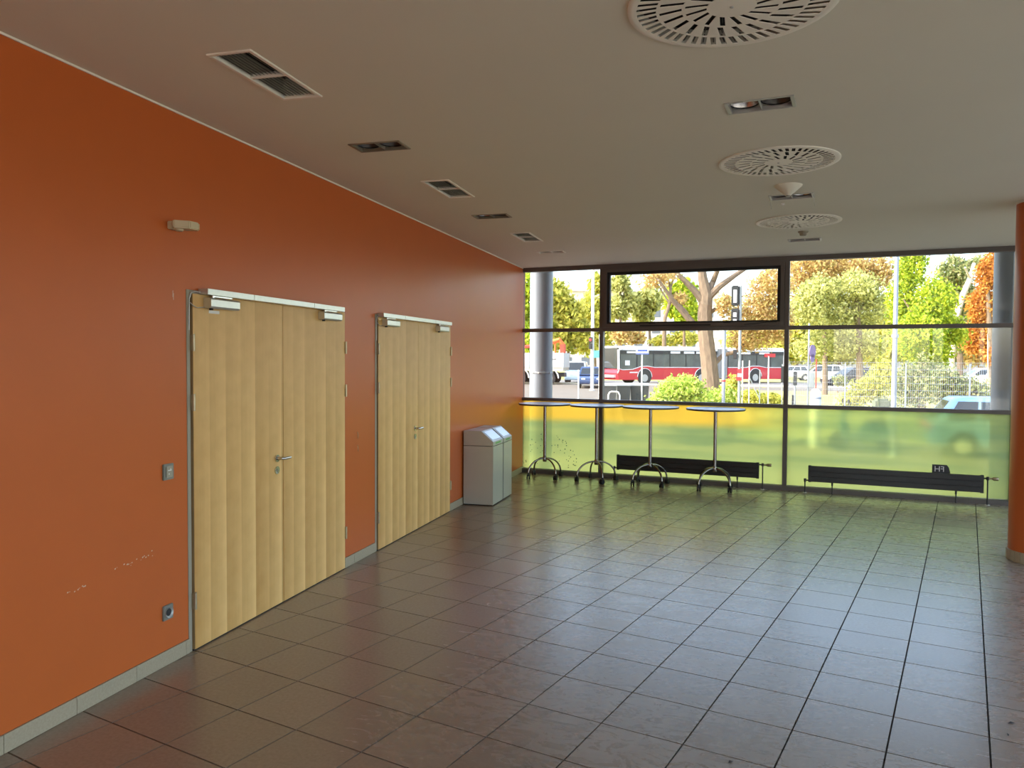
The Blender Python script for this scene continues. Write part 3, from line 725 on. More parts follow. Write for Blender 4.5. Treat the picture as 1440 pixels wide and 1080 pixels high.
waste_bin(9.185, 9.560, 'grey steel slant-topped waste bin nearer the windows')

# ------------------------------------------------------------------ standing tables
def table_proto():
    t = empty('standing_table', (0, 0, 0))
    H = 1.095; TR = 0.388
    tp = MB().lathe([(TR - 0.004, H - 0.003), (TR - 0.004, H)], 64).build('tabletop', 'tabletop', t, smooth=True)
    MB().lathe([(TR - 0.03, H - 0.024), (TR - 0.003, H - 0.024), (TR, H - 0.018), (TR, H - 0.004), (TR - 0.003, H - 0.003)], 64).build('edge_band', 'tableedge', tp, smooth=True)
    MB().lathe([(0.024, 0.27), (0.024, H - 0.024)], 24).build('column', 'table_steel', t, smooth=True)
    MB().lathe([(0.12, H - 0.032), (0.12, H - 0.024)], 24).build('top_plate', 'black', t)
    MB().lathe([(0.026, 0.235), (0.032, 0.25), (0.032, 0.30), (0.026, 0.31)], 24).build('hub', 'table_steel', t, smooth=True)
    for k in range(4):
        a = math.pi / 2 * k + math.pi / 4; c, s = math.cos(a), math.sin(a); RL = 0.285
        pts = []
        for i in range(10):
            th = math.pi / 2 * i / 9; rr_ = 0.02 + (RL - 0.02) * math.sin(th); z = 0.085 + (0.285 - 0.085) * math.cos(th)
            pts.append((rr_ * c, rr_ * s, z))
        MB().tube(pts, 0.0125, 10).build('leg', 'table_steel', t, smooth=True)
        cs = MB().tube([(RL * c, RL * s, 0.092), (RL * c, RL * s, 0.068)], 0.015, 10)
        mm = Matrix.Translation((RL * c, RL * s, 0)) @ Matrix.Rotation(a + (0.5, -0.4, 0.9, -1.0)[k], 4, 'Z')
        b = len(cs.v); cs.box(-0.012, 0.030, -0.022, 0.022, 0.042, 0.070); cs.xf(mm, b)
        cas = cs.build('caster', 'black', t)
        w_ = MB().disc_y((0.014, -0.016, 0.0325), 0.0325, 0.016).disc_y((0.014, 0.016, 0.0325), 0.0325, 0.016); w_.xf(mm)
        w_.build('wheel', 'rubber', cas, smooth=True)
    return t
TB = [((0.465, 11.115), 2, 'standing table in the corner beside the orange wall', 45),
      ((1.250, 11.005), -18, 'second standing table from the orange wall, by the first mullion', 45),
      ((2.020, 10.900), -5, 'standing table in front of the left end of a black radiator', 45),
      ((2.895, 10.765), 0, 'standing table farthest from the orange wall', 45)]
proto = table_proto()
for k, ((x, y), rz, lab, _) in enumerate(TB):
    o = proto if k == 0 else copy_tree(proto)
    o.location = (x, y, 0); o.rotation_euler = (0, 0, R(rz)); tag(o, lab, 'table', 'round standing tables by the windows')

# ------------------------------------------------------------------ radiators
def radiator(s0, s1, label, legs, valves):
    c = Vector((0, WY, 0)) + EX * s0 - EN * 0.13
    t = empty('radiator', c, WPHI, label=label, cat='radiator', group='long low black radiators below the windows')
    L = s1 - s0; z0, z1 = 0.15, 0.36; nP = 3; hp = (z1 - z0) / nP
    for k in range(nP):
        MB().box(0, L, -0.024, 0.024, z0 + hp * k + 0.0015, z0 + hp * (k + 1) - 0.0015).build('panel', 'black', t, bevel=0.006)
    MB().box(0.004, L - 0.004, 0.0, 0.030, z0 + 0.01, z1 - 0.01).build('rear_manifold', 'black', t)
    for x in (0.0, L - 0.03): MB().box(x - 0.004, x + 0.034, -0.020, 0.028, z0 - 0.006, z1 + 0.004).build('end_cap', 'black', t, bevel=0.004)
    for x in legs:
        MB().tube([(x - s0, 0.012, 0.0), (x - s0, 0.012, z0 + 0.01)], 0.007, 10).tube([(x - s0, 0.012, z0 - 0.04), (x - s0, 0.012, z0)], 0.012, 10).build('foot', 'black', t, smooth=True)
    for (x, z, top) in valves:
        xs = x - s0; e = 0.0 if xs < L / 2 else L
        MB().tube([(e, 0.004, z), (xs, 0.004, z)], 0.009, 10).tube([(xs, 0.004, 0.004), (xs, 0.004, z)], 0.0085, 10).lathe([(0.016, z - 0.02), (0.016, z + 0.022)], 12, (xs, 0.004, 0)).build('supply_pipe', 'black', t, smooth=True)
        MB().lathe([(0.028, 0.0), (0.028, 0.005)], 20, (xs, 0.004, 0)).build('floor_rosette', 'fixture', t)
        if top:
            v = MB().tube([(xs + 0.012, 0.004, z), (xs + 0.05, 0.004, z)], 0.011, 12).build('valve_body', 'brass', t, smooth=True)
            MB().tube([(xs + 0.05, 0.004, z), (xs + 0.058, 0.004, z), (xs + 0.108, 0.004, z), (xs + 0.112, 0.004, z)], [0.016, 0.021, 0.021, 0.018], 16).build('thermostat_head', 'brass', v, smooth=True)
    return t
radiator(1.55, 3.525, 'long black radiator behind the standing tables', (1.85, 3.245), ((3.575, 0.335, True), (1.51, 0.17, False)))
radiator(4.155, 6.142, 'long black radiator under the pane with the FH sticker', (4.445, 5.855), ((6.187, 0.325, True), (4.112, 0.165, False)))

# three dark scraps lying on the floor near the camera
for k, (x, y, sc_, rz, lab) in enumerate(((4.375, 4.192, 1.0, 0.4, 'larger dark leaf scrap on the floor in the right corner'), (4.320, 4.056, 0.6, 1.3, 'tiny dark crumb beside the larger leaf scrap'), (3.070, 3.440, 0.8, 0.9, 'dark scrap on a tile joint at the bottom edge'))):
    o = MB().add([(-0.022 * sc_, 0, 0.001), (-0.004 * sc_, -0.008 * sc_, 0.003), (0.02 * sc_, -0.003 * sc_, 0.001), (0.004 * sc_, 0.009 * sc_, 0.006), (0.0, 0.0, 0.0005)],
                 [(0, 1, 3), (1, 2, 3), (0, 4, 1), (1, 4, 2), (2, 4, 3), (3, 4, 0)]).build('leaf_scrap', 'dark')
    o.location = (x, y, 0.0005); o.rotation_euler = (0, 0, rz); tag(o, lab, 'litter', 'dark scraps on the floor')

# ================================================================== outside
M['pavement'] = mat('pale_paving', (0.185, 0.156, 0.122), 0.85, var=0.12, scale=0.8, bump=0.1)
M['bounce_ground'] = mat('pale_bounce_surface', (0.50, 0.45, 0.37), 0.85, var=0.08, scale=1.5)
M['asphalt'] = mat('worn_asphalt', (0.20, 0.19, 0.18), 0.9, var=0.15, scale=1.2)
M['kerb'] = mat('kerb_stone', (0.55, 0.50, 0.38), 0.85, var=0.1)
M['grass'] = mat('dry_lawn', (0.36, 0.36, 0.10), 0.95, var=0.3, scale=2.5, c2=(0.56, 0.50, 0.18))
M['column_paint'] = mat('blue_grey_column_paint', (0.25, 0.29, 0.35), 0.35, var=0.04, scale=2)
M['bark'] = mat('rough_bark', (0.085, 0.060, 0.045), 0.9, c2=(0.33, 0.235, 0.15), scale=5, bump=1.0, stretch=(2, 2, 0.6))
M['bark_pale'] = mat('pale_bark', (0.55, 0.50, 0.40), 0.85, c2=(0.70, 0.65, 0.52), scale=6, bump=0.3)
M['galv'] = mat('galvanised_steel', (0.34, 0.37, 0.42), 0.5, 0.3, var=0.06)
M['pole_white'] = mat('pale_pole_paint', (0.70, 0.68, 0.62), 0.6, var=0.05)
M['bus_red'] = mat('bus_red', (0.62, 0.022, 0.035), 0.35, var=0.03, coat=0.4)
M['bus_white'] = mat('bus_white', (0.80, 0.79, 0.76), 0.4, var=0.03)
M['car_glass'] = mat('dark_car_glass', (0.025, 0.032, 0.034), 0.08, spec=0.8, var=0.2, scale=1.5)
M['bus_glass'] = mat('bus_side_glass', (0.045, 0.055, 0.055), 0.10, spec=0.8, c2=(0.16, 0.18, 0.16), scale=1.4)
M['tyre'] = mat('tyre_rubber', (0.02, 0.02, 0.02), 0.8, var=0.2)
M['hub'] = mat('wheel_hub', (0.55, 0.52, 0.46), 0.5, 0.3, var=0.1)
M['bellows'] = mat('grey_bellows', (0.30, 0.30, 0.29), 0.8, var=0.1, stretch=(20, 1, 1))
M['car_blue'] = mat('light_blue_car_paint', (0.17, 0.33, 0.58), 0.28, coat=0.6, var=0.02)
M['car_silver'] = mat('champagne_car_paint', (0.60, 0.56, 0.47), 0.3, 0.4, coat=0.5, var=0.02)
M['car_black'] = mat('black_car_paint', (0.02, 0.022, 0.028), 0.25, coat=0.6, var=0.05)
M['car_navy'] = mat('navy_car_paint', (0.04, 0.07, 0.16), 0.25, coat=0.6, var=0.03)
M['car_white'] = mat('white_car_paint', (0.76, 0.77, 0.78), 0.3, coat=0.5, var=0.02)
M['car_pale'] = mat('pale_blue_van_paint', (0.55, 0.70, 0.82), 0.3, coat=0.5, var=0.02)
M['truck_bed'] = mat('pale_grey_truck_bed', (0.62, 0.61, 0.56), 0.6, var=0.08, scale=3)
M['crane'] = mat('orange_crane_paint', (0.80, 0.17, 0.03), 0.45, var=0.06)
M['crane_red'] = mat('red_crane_paint', (0.62, 0.06, 0.03), 0.45, var=0.06)
M['bin_plastic'] = mat('anthracite_bin_plastic', (0.07, 0.075, 0.07), 0.55, var=0.1)
M['bin_lid'] = mat('grey_bin_lid', (0.34, 0.35, 0.34), 0.55, var=0.1)
M['blue_sign'] = mat('blue_sign_print', (0.03, 0.10, 0.45), 0.5, var=0.04)
M['cyan_sign'] = mat('cyan_sign_print', (0.10, 0.50, 0.70), 0.5, var=0.04)
M['violet'] = mat('violet_sign_back', (0.26, 0.16, 0.34), 0.5, var=0.06)
M['red_sign'] = mat('red_sign_print', (0.70, 0.05, 0.05), 0.5, var=0.04)
M['signal'] = mat('black_signal_housing', (0.03, 0.032, 0.03), 0.5, var=0.1)
M['facade'] = mat('cream_facade', (0.74, 0.66, 0.54), 0.9, var=0.05, scale=0.5)
M['facade_window'] = mat('distant_window_glass', (0.18, 0.20, 0.22), 0.2, var=0.1)
M['box_olive'] = mat('olive_top_box', (0.16, 0.18, 0.12), 0.5, var=0.1)
M['scooter'] = mat('teal_scooter_paint', (0.06, 0.16, 0.20), 0.35, coat=0.4, var=0.05)
M['grey_box'] = mat('grey_cabinet_paint', (0.32, 0.35, 0.34), 0.6, var=0.06)
M['stake'] = mat('raw_timber_stake', (0.60, 0.46, 0.30), 0.8, var=0.15, scale=6)
M['lf_yg'] = leafmat('yellow_green_leaves', [(0.20, 0.25, 0.04), (0.52, 0.53, 0.09), (0.78, 0.70, 0.15), (0.66, 0.62, 0.16)])
M['lf_lime'] = leafmat('lime_leaves', [(0.14, 0.25, 0.02), (0.38, 0.50, 0.04), (0.58, 0.66, 0.05), (0.72, 0.72, 0.08)])
M['lf_green'] = leafmat('green_leaves', [(0.20, 0.23, 0.07), (0.50, 0.52, 0.16), (0.76, 0.74, 0.30), (0.62, 0.60, 0.22)])
M['lf_brown'] = leafmat('russet_leaves', [(0.34, 0.20, 0.07), (0.66, 0.44, 0.18), (0.74, 0.58, 0.24), (0.56, 0.52, 0.18)])
M['lf_orange'] = leafmat('orange_leaves', [(0.34, 0.12, 0.03), (0.66, 0.28, 0.04), (0.74, 0.40, 0.08), (0.50, 0.22, 0.06)])
M['lf_dark'] = leafmat('dark_green_leaves', [(0.10, 0.14, 0.05), (0.24, 0.30, 0.10), (0.46, 0.48, 0.20), (0.58, 0.50, 0.26)])
M['lf_bush'] = leafmat('bright_bush_leaves', [(0.18, 0.30, 0.04), (0.44, 0.58, 0.08), (0.66, 0.74, 0.18), (0.74, 0.72, 0.26)])

# ---- ground
def strip(name, y0, y1, x0, x1, mt, dz=0.0, label=None, cuts=()):
    ysl = sorted(set([y0, y1] + [c for c in (25, 58) if y0 < c < y1])); vs_ = []; fs_ = []
    for y in ysl: vs_ += [(x0, y, gz(y) + dz), (x1, y, gz(y) + dz)]
    for k in range(len(ysl) - 1): fs_.append((2 * k, 2 * k + 1, 2 * k + 3, 2 * k + 2))
    o = MB().add(vs_, fs_).build(name, mt, fix=False); return tag(o, label, kind='structure')
strip('ground', -60, 320, -160, 160, 'pavement', 0, 'pale paved ground outside the building')
strip('bounce_ground', -40, 8.5, -25, 40, 'bounce_ground', 0.02, 'added pale ground out of view that bounces sunlight indoors')  # added out of view as a reflector for the ceiling
strip('road', 62, 74, -160, 160, 'asphalt', 0.012, 'asphalt street with the bus and the truck')
strip('lawn', 25.6, 55, 3.4, 120, 'grass', 0.015, 'dry yellowish lawn behind the mesh fence')
o = MB().box(-160, 12, 61.6, 62.0, gz(62), gz(62) + 0.14).build('kerb', 'kerb'); tag(o, 'pale kerb along the street', kind='structure')
strip('verge', 75, 130, -160, 160, 'grass', 0.012, 'grass verge beyond the street')

# ---- round columns in front of the facade
def ext_column(u, label, band):
    # stands 0.62 m outside the glass
    d = 10.0
    for _ in range(12):
        q_ = at(u, 507, d); off = (q_ - Vector((0, WY, 0))).dot(EN); d += (0.62 - off) * 0.9
    q_ = at(u, 507, d)
    t = empty('round_column', (q_.x, q_.y, gz(q_.y)), label=label, cat='column', group='blue-grey round columns outside the windows')
    MB().lathe([(0.185, 0), (0.185, CEIL + 0.31 - gz(q_.y))], 48).build('shaft', 'column_paint', t, smooth=True)
    if band:
        zb = zv(u, 524, d) - gz(q_.y)
        MB().lathe([(0.187, zb - 0.016), (0.189, zb - 0.012), (0.189, zb + 0.012), (0.187, zb + 0.016)], 48, cap=False).build('band', 'galv', t, smooth=True)
        for k in range(12):
            a = 2 * math.pi * k / 12
            MB().tube([(0.186 * math.cos(a), 0.186 * math.sin(a), zb), (0.196 * math.cos(a), 0.196 * math.sin(a), zb)], 0.014, 10).build('band_stud', 'white' if k % 3 == 0 else 'grey_box', t)
ext_column(761, 'blue-grey round column outside behind the corner table, with studded band', True)
ext_column(1418, 'blue-grey round column outside, half hidden by the orange pillar', False)

# ---- poles and signs
def pole(name, label, cat, u, d, v_top, r, mt, extra=None, r2=None, grp=None):
    g_ = gp(u, d); zt = zv(u, v_top, d) - g_.z
    t = empty(name, g_, label=label, cat=cat, group=grp)
    MB().tube([(0, 0, 0), (0, 0, zt)], [r, r2 or r], 14).build('pole', mt, t, smooth=True)
    MB().lathe([(r * 1.5, 0), (r * 1.5, 0.08), (r * 1.05, 0.12)], 14).build('foot', mt, t, smooth=True)
    if extra: extra(t, lambda v: zv(u, v, d) - g_.z, d / FPX)
    return t
def face(t, rz): t.rotation_euler = (0, 0, rz); return t
FACE = math.atan2(RIGHT.y, RIGHT.x)     # bearing of the facade-side view, for boards that face the building
def street_lamp(t, z, px):
    MB().tube([(0, 0, z(475)), (0, 0, z(470))], 0.085, 14).build('joint_collar', 'galv', t)
pole('lamp_post', 'tall pale lamp post in front of the lime-green tree', 'lamp post', 1258, 20, 330, 0.068, 'galv', street_lamp, 0.050)
def signals(t, z, px):
    for v in (478, 487):
        h = MB().box(-0.20, 0.02, -0.32, -0.10, z(v) - 0.19, z(v) + 0.19).build('signal_head', 'signal', t, bevel=0.02)
        MB().disc_y((-0.09, -0.325, z(v)), 0.09, 0.02).build('lamp_lens', 'red_sign' if v == 478 else 'signal', h)
pole('mast', 'tall cream mast with small traffic signals left of the bus', 'mast', 833, 52, 376, 0.12, 'pole_white', signals, 0.10)
def cyan(t, z, px):
    MB().box(-0.30, 0.14, -0.06, -0.03, z(503), z(493)).build('sign_board', 'cyan_sign', t)
pole('sign_post', 'pale sign post with cyan board beside the first mullion', 'sign', 843.5, 40, 470, 0.05, 'pole_white', cyan)
def street_sign(t, z, px):
    b = MB().box(-9 * px, 9 * px, -0.05, -0.02, z(498.5), z(487)).build('name_board', 'white', t, bevel=0.01)
    MB().box(-9 * px, 9 * px, -0.055, -0.05, z(498.3), z(497)).build('board_rule', 'blue_sign', b)
    MB().box(-6.6 * px, 6.6 * px, -0.055, -0.05, z(493.6), z(492.2)).build('board_lettering', 'blue_sign', b)
    for k in range(6): MB().box((-6.4 + 2.3 * k) * px, (-5.2 + 2.3 * k) * px, -0.056, -0.05, z(494.4), z(491.4)).build('board_letter', 'blue_sign', b)
face(pole('street_sign', 'white street name sign with blue lettering in front of the bus', 'sign', 903, 33, 488, 0.034, 'pole_white', street_sign), FACE)
pole('marker_post', 'thin white marker post in front of the parked cars', 'post', 814, 36, 520, 0.035, 'pole_white')
def redband(t, z, px): MB().lathe([(0.075, z(536.5)), (0.075, z(534.5))], 14, cap=False).build('red_band', 'red_sign', t)
pole('steel_post', 'pale steel post with red band in front of the thick tree', 'post', 1018, 26, 457, 0.060, 'galv', redband)
def tsignal(t, z, px):
    MB().box(-0.28, -0.04, -0.10, 0.10, z(430), z(402)).build('signal_head', 'signal', t, bevel=0.03)
    MB().box(-0.28, -0.04, -0.10, 0.10, z(456), z(434)).build('signal_head', 'signal', t, bevel=0.03)
    for a, b in ((426, 408), (446, 440), (453, 449)): MB().box(-0.22, -0.115, -0.115, -0.10, z(a), z(b)).build('rear_plate', 'white', t)
    MB().box(-0.20, -0.08, -0.08, 0.08, z(505), z(492)).build('push_box', 'signal', t, bevel=0.01)
    MB().box(-0.06, 0.06, -0.075, -0.055, z(525), z(519)).build('red_plate', 'red_sign', t)
    MB().box(-0.06, 0.06, -0.075, -0.055, z(530), z(525)).build('white_plate', 'white', t)
    MB().box(-0.10, 0.06, -0.075, -0.055, z(535), z(530)).build('red_plate', 'red_sign', t)
pole('traffic_light', 'traffic light on a dark post seen from behind, right of thick tree', 'traffic light', 1040, 25, 402, 0.045, 'grey_box', tsignal)
def nopark(t, z, px):
    for r_, v_, nm in ((0.20, 494, 'round_sign'), (0.13, 503.5, 'small_sign')):
        b_ = MB().disc_y((0, 0, 0), r_, 0.02, 24); b_.xf(Matrix.Translation((0.11, -0.03, z(v_))) @ Matrix.Rotation(R(58), 4, 'Z')); b_.build(nm, 'violet', t)
    MB().box(0.02, 0.17, -0.14, 0.06, z(545), z(524)).build('meter_box', 'grey_box', t, bevel=0.01)
pole('parking_sign', 'thin post with violet round signs and grey box', 'sign', 1137, 24, 455, 0.026, 'galv', nopark)
def stump(t, z, px):
    MB().box(-0.055, 0.055, -0.05, 0.05, z(542), z(522.5)).build('dark_head', 'signal', t, bevel=0.01)
    MB().box(-0.09, -0.03, -0.04, 0.04, z(575), z(555)).build('side_box', 'signal', t, bevel=0.01)
pole('bollard_post', 'short dark post with slim head right of second mullion', 'post', 1118.5, 24, 523, 0.035, 'grey_box', stump)
def flagstick(t, z, px):
    MB().box(-0.04, 0.05, -0.02, 0.02, z(538), z(515)).build('dark_sleeve', 'signal', t, bevel=0.005)
pole('barrier_stick', 'thin dark stick with black sleeve left of second mullion', 'post', 1100.5, 25, 512, 0.018, 'grey_box', flagstick)
for k, (u, vt, lab) in enumerate(((1044.5, 507, 'pale fence stake close behind the traffic light'), (1054, 507, 'fence stake with slanting brace, in the weeds'), (1069, 520, 'short dark fence stake between two pale ones'), (1081, 501, 'tallest pale fence stake left of the second mullion'))):
    br = (lambda t, z, px: MB().tube([(0, 0, z(530)), (14 * px, 0, z(560))], 0.018, 6).build('brace', 'grey_box', t)) if k == 1 else None
    pole('fence_stake', lab, 'post', u, 30, vt, 0.024, 'grey_box' if k == 2 else 'pole_white', br, grp='fence stakes in the weeds')

# ---- wheelie bins and the bike stand
def wheelie(u, d, label, rz):
    g_ = gp(u, d); t = empty('wheelie_bin', g_, rz, label=label, cat='wheelie bin', group='dark wheelie bins by the kerb')
    h = zv(u, 540, d) - g_.z; w0, w1, dp = 0.22, 0.29, 0.33
    vs_ = [(-w0, -dp * 0.8, 0.05), (w0, -dp * 0.8, 0.05), (w0, dp * 0.8, 0.05), (-w0, dp * 0.8, 0.05), (-w1, -dp, h - 0.08), (w1, -dp, h - 0.08), (w1, dp, h - 0.08), (-w1, dp, h - 0.08)]
    MB().add(vs_, [(3, 2, 1, 0), (4, 5, 6, 7), (0, 1, 5, 4), (1, 2, 6, 5), (2, 3, 7, 6), (3, 0, 4, 7)]).build('body', 'bin_plastic', t, bevel=0.02)
    MB().prism([(-dp - 0.03, h - 0.08), (dp + 0.03, h - 0.08), (dp + 0.03, h), (0, h + 0.05), (-dp - 0.03, h - 0.03)], -w1 - 0.02, w1 + 0.02, 'x').build('lid', 'bin_lid', t, bevel=0.01)
    MB().tube([(-w1, dp + 0.07, h - 0.05), (w1, dp + 0.07, h - 0.05)], 0.018, 8).build('handle', 'bin_plastic', t)
    for s in (-1, 1): MB().disc_y((s * 0.2, dp * 0.8, 0.10), 0.10, 0.05, 16, 'x').build('wheel', 'tyre', t)
for u, d, lab, rz in ((857, 32, 'dark wheelie bin behind the white bike stand', 0.15), (876, 33, 'dark wheelie bin next to the bike stand bin', 0.3), (896, 33.5, 'dark wheelie bin close to the street name sign', 0.2), (903, 35.2, 'wheelie bin hidden half behind the sign post', 0.2)):
    wheelie(u, d, lab, rz)
g_ = gp(864, 29); px = 29 / FPX
zt = zv(864, 551, 29) - g_.z
t = empty('bike_stand', g_, FACE, label='white tubular bike stand in front of the wheelie bins', cat='bike stand')
MB().tube([(-8 * px, 0, 0), (-8 * px, 0, zt - 0.12), (-6 * px, 0, zt - 0.02), (-4 * px, 0, zt), (4 * px, 0, zt), (6 * px, 0, zt - 0.02), (8 * px, 0, zt - 0.12), (8 * px, 0, 0)], 0.03, 8).build('hoop', 'pole_white', t, smooth=True)
MB().box(-8 * px - 0.06, 8 * px + 0.06, -0.06, 0.06, 0, 0.02).build('base_plate', 'galv', t)

# ---- vehicles
def wheels(t, xs, hw, r, par=None):
    for x in xs:
        for s in (-1, 1):
            w_ = MB().disc_y((x, s * (hw - 0.10), r), r, 0.22, 24).build('wheel', 'tyre', t, smooth=True)
            MB().disc_y((x, s * (hw + 0.012), r), r * 0.62, 0.02, 20).build('hubcap', 'hub', w_)
def car(name, label, loc, rz, paint, L=4.3, W=1.76, H=1.48, kind='hatch', grp=None, light='white'):
    t = empty(name, loc, rz, label=label, cat='car', group=grp)
    h = L / 2; b = 0.93 if kind != 'van' else 1.05
    hood = {'hatch': 0.80, 'wagon': 0.82, 'van': 1.0}[kind]
    low = [(-h, 0.30), (h - 0.05, 0.28), (h, 0.48), (h - 0.06, hood - 0.14), (h * 0.52, hood + 0.02), (h * 0.45, b), (-h + 0.06, b + 0.03), (-h - 0.02, 0.62)]
    MB().prism(low, -W / 2, W / 2, 'y').build('body', paint, t, bevel=0.06, smooth=True)
    # cabin: belt outline to a narrower roof
    if kind == 'hatch': bx0, bx1, rx0, rx1 = -h + 0.08, h * 0.50, -h + 0.55, h * 0.12
    elif kind == 'wagon': bx0, bx1, rx0, rx1 = -h + 0.06, h * 0.48, -h + 0.35, h * 0.12
    else: bx0, bx1, rx0, rx1 = -h + 0.05, h * 0.62, -h + 0.15, h * 0.34
    wb_, wr = W / 2 - 0.04, W / 2 - 0.20
    def cab(z):
        f_ = (z - b) / (H - b); return bx0 + (rx0 - bx0) * f_, bx1 + (rx1 - bx1) * f_, wb_ + (wr - wb_) * f_
    vs_ = []
    for z in (b - 0.02, H - 0.07):
        a, c, w_ = cab(z); vs_ += [(a, -w_, z), (c, -w_, z), (c, w_, z), (a, w_, z)]
    a, c, w_ = cab(H - 0.07); vs_ += [(a + 0.12, -w_ + 0.09, H), (c - 0.14, -w_ + 0.09, H), (c - 0.14, w_ - 0.09, H), (a + 0.12, w_ - 0.09, H)]
    fs_ = [(3, 2, 1, 0), (8, 9, 10, 11)] + [(i + k, (i + 1) % 4 + k, (i + 1) % 4 + k + 4, i + k + 4) for k in (0, 4) for i in range(4)]
    cb = MB().add(vs_, fs_).build('cabin', paint, t, bevel=0.02, smooth=True)
    z0, z1 = b + 0.04, H - 0.11
    def side(f0, f1, s):
        p = []
        for z, g0, g1 in ((z0, f0, f1), (z1, f0, f1)):
            a, c, w_ = cab(z); p += [(a + (c - a) * g0, s * (w_ + 0.006), z), (a + (c - a) * g1, s * (w_ + 0.006), z)]
        q2 = [(x, y - s * 0.02, z) for x, y, z in p]
        return MB().add(p + q2, [(0, 1, 3, 2), (4, 6, 7, 5), (0, 4, 5, 1), (2, 3, 7, 6), (0, 2, 6, 4), (1, 5, 7, 3)])
    for s in (-1, 1):
        for f0, f1 in ((0.10, 0.34), (0.37, 0.64), (0.67, 0.93)): side(f0, f1, s).build('side_window', 'car_glass', cb)
    for end in (0, 1):
        p = []
        for z in (z0, z1):
            a, c, w_ = cab(z); x = (a - 0.006) if end == 0 else (c + 0.006); p += [(x, -w_ + 0.10, z), (x, w_ - 0.10, z)]
        q2 = [(x + (0.02 if end == 0 else -0.02), y, z) for x, y, z in p]
        MB().add(p + q2, [(0, 1, 3, 2), (4, 6, 7, 5), (0, 4, 5, 1), (2, 3, 7, 6), (0, 2, 6, 4), (1, 5, 7, 3)]).build('rear_window' if end == 0 else 'windscreen', 'car_glass', cb)
    for x in (-h * 0.62, h * 0.64):
        for s in (-1, 1): MB().disc_y((x, s * (W / 2 - 0.095), 0.34), 0.36, 0.20, 24).build('wheel_arch', 'signal', t)
    wheels(t, (-h * 0.62, h * 0.64), W / 2, 0.31)
    for s in (-1, 1):
        MB().box(h - 0.20, h - 0.02, s * W * 0.30 - 0.14, s * W * 0.30 + 0.14, 0.58, 0.70).build('headlamp', 'white', t, bevel=0.02)
        MB().box(-h - 0.025, -h + 0.06, s * W * 0.36 - 0.10, s * W * 0.36 + 0.10, 0.64, 0.86).build('tail_lamp', 'red_sign', t, bevel=0.02)
    return t
g_ = gp(1368, 20.5)
car('parked_car', 'light blue hatchback parked just outside the last bay', (g_.x + 0.95, g_.y, g_.z), R(-6), 'car_blue', 4.0, 1.7, 1.57)
g_ = gp(1152, 78); car('parked_car', 'champagne estate car parked beyond the lawn, rear wheel showing', g_, R(186), 'car_silver', 4.6, 1.78, 1.60, 'wagon', 'cars parked beyond the lawn')
g_ = gp(1200, 60); car('parked_car', 'black car parked behind the slim tree trunk', g_, R(200), 'car_black', 4.5, 1.8, 1.5, 'wagon', 'cars parked beyond the lawn')
g_ = gp(1112, 84); car('parked_car', 'white car parked far off, left of the estate car', g_, R(190), 'car_white', 4.0, 1.7, 1.45, 'hatch', 'cars parked beyond the lawn')
g_ = gp(1382, 62); car('parked_car', 'pale silver car behind the fence and staked sapling', g_, R(180), 'car_white', 4.5, 1.8, 1.5, 'hatch', 'cars parked beyond the lawn')
g_ = gp(812, 67); car('parked_car', 'pale blue van in the street beside the truck', g_, R(-84), 'car_pale', 4.4, 1.8, 1.85, 'van', 'cars in the street')
g_ = gp(831, 57); car('parked_car', 'navy car in the street behind the cream mast', g_, R(-80), 'car_navy', 4.4, 1.8, 1.5, 'hatch', 'cars in the street')

def make_truck():
    d = 62; a = gp(797, d); t = empty('crane_truck', a, R(180) , label='pale grey tipper truck with orange loading crane behind the column', cat='truck')
    # local x runs from the tail towards the cab
    MB().box(0.1, 6.2, -0.45, 0.45, 0.62, 0.95).build('chassis', 'signal', t)
    MB().box(0.0, 4.3, -1.2, 1.2, 1.35, 2.50).build('tipper_bed', 'truck_bed', t, bevel=0.02)
    for x in (0.06, 1.45, 2.85, 4.24): MB().box(x - 0.05, x + 0.05, 1.2, 1.26, 1.32, 2.52).build('bed_rib', 'truck_bed', t)
    MB().box(0.6, 1.6, 1.2, 1.212, 1.98, 2.05).build('dark_stripe', 'signal', t)
    MB().box(0.05, 4.25, -1.15, 1.15, 1.10, 1.36).build('bed_frame', 'kerb', t)
    for x in (1.2, 3.6): 
        pts = [(x + 0.78 * math.cos(k * math.pi / 8), 1.13, 0.52 + 0.78 * math.sin(k * math.pi / 8)) for k in range(9)]
        MB().tube(pts, 0.06, 6).build('mudguard', 'truck_bed', t, smooth=True)
    wheels(t, (1.2, 3.6, 6.4), 1.15, 0.52)
    MB().box(4.9, 7.0, -1.15, 1.15, 0.8, 2.9).build('cab', 'crane_red', t, bevel=0.12)
    MB().box(5.5, 6.9, 1.14, 1.16, 1.85, 2.65).build('cab_window', 'car_glass', t)
    c = MB().box(0.05, 0.45, 0.1, 0.6, 2.5, 3.2).build('crane_column', 'crane_red', t, bevel=0.03)
    MB().tube([(0.2, 0.3, 3.1), (0.55, 0.3, 3.55), (1.3, 0.3, 3.35), (1.9, 0.3, 3.2)], [0.16, 0.2, 0.2, 0.15], 4).build('crane_boom', 'crane', c)
    MB().tube([(0.9, 0.3, 2.5), (0.9, 0.3, 3.3)], 0.07, 6).build('crane_ram', 'crane', c)
    MB().tube([(1.8, 0.3, 3.2), (3.2, 0.3, 3.02), (4.4, 0.3, 2.98)], 0.13, 4).build('crane_jib', 'crane_red', c)
    return t
make_truck()

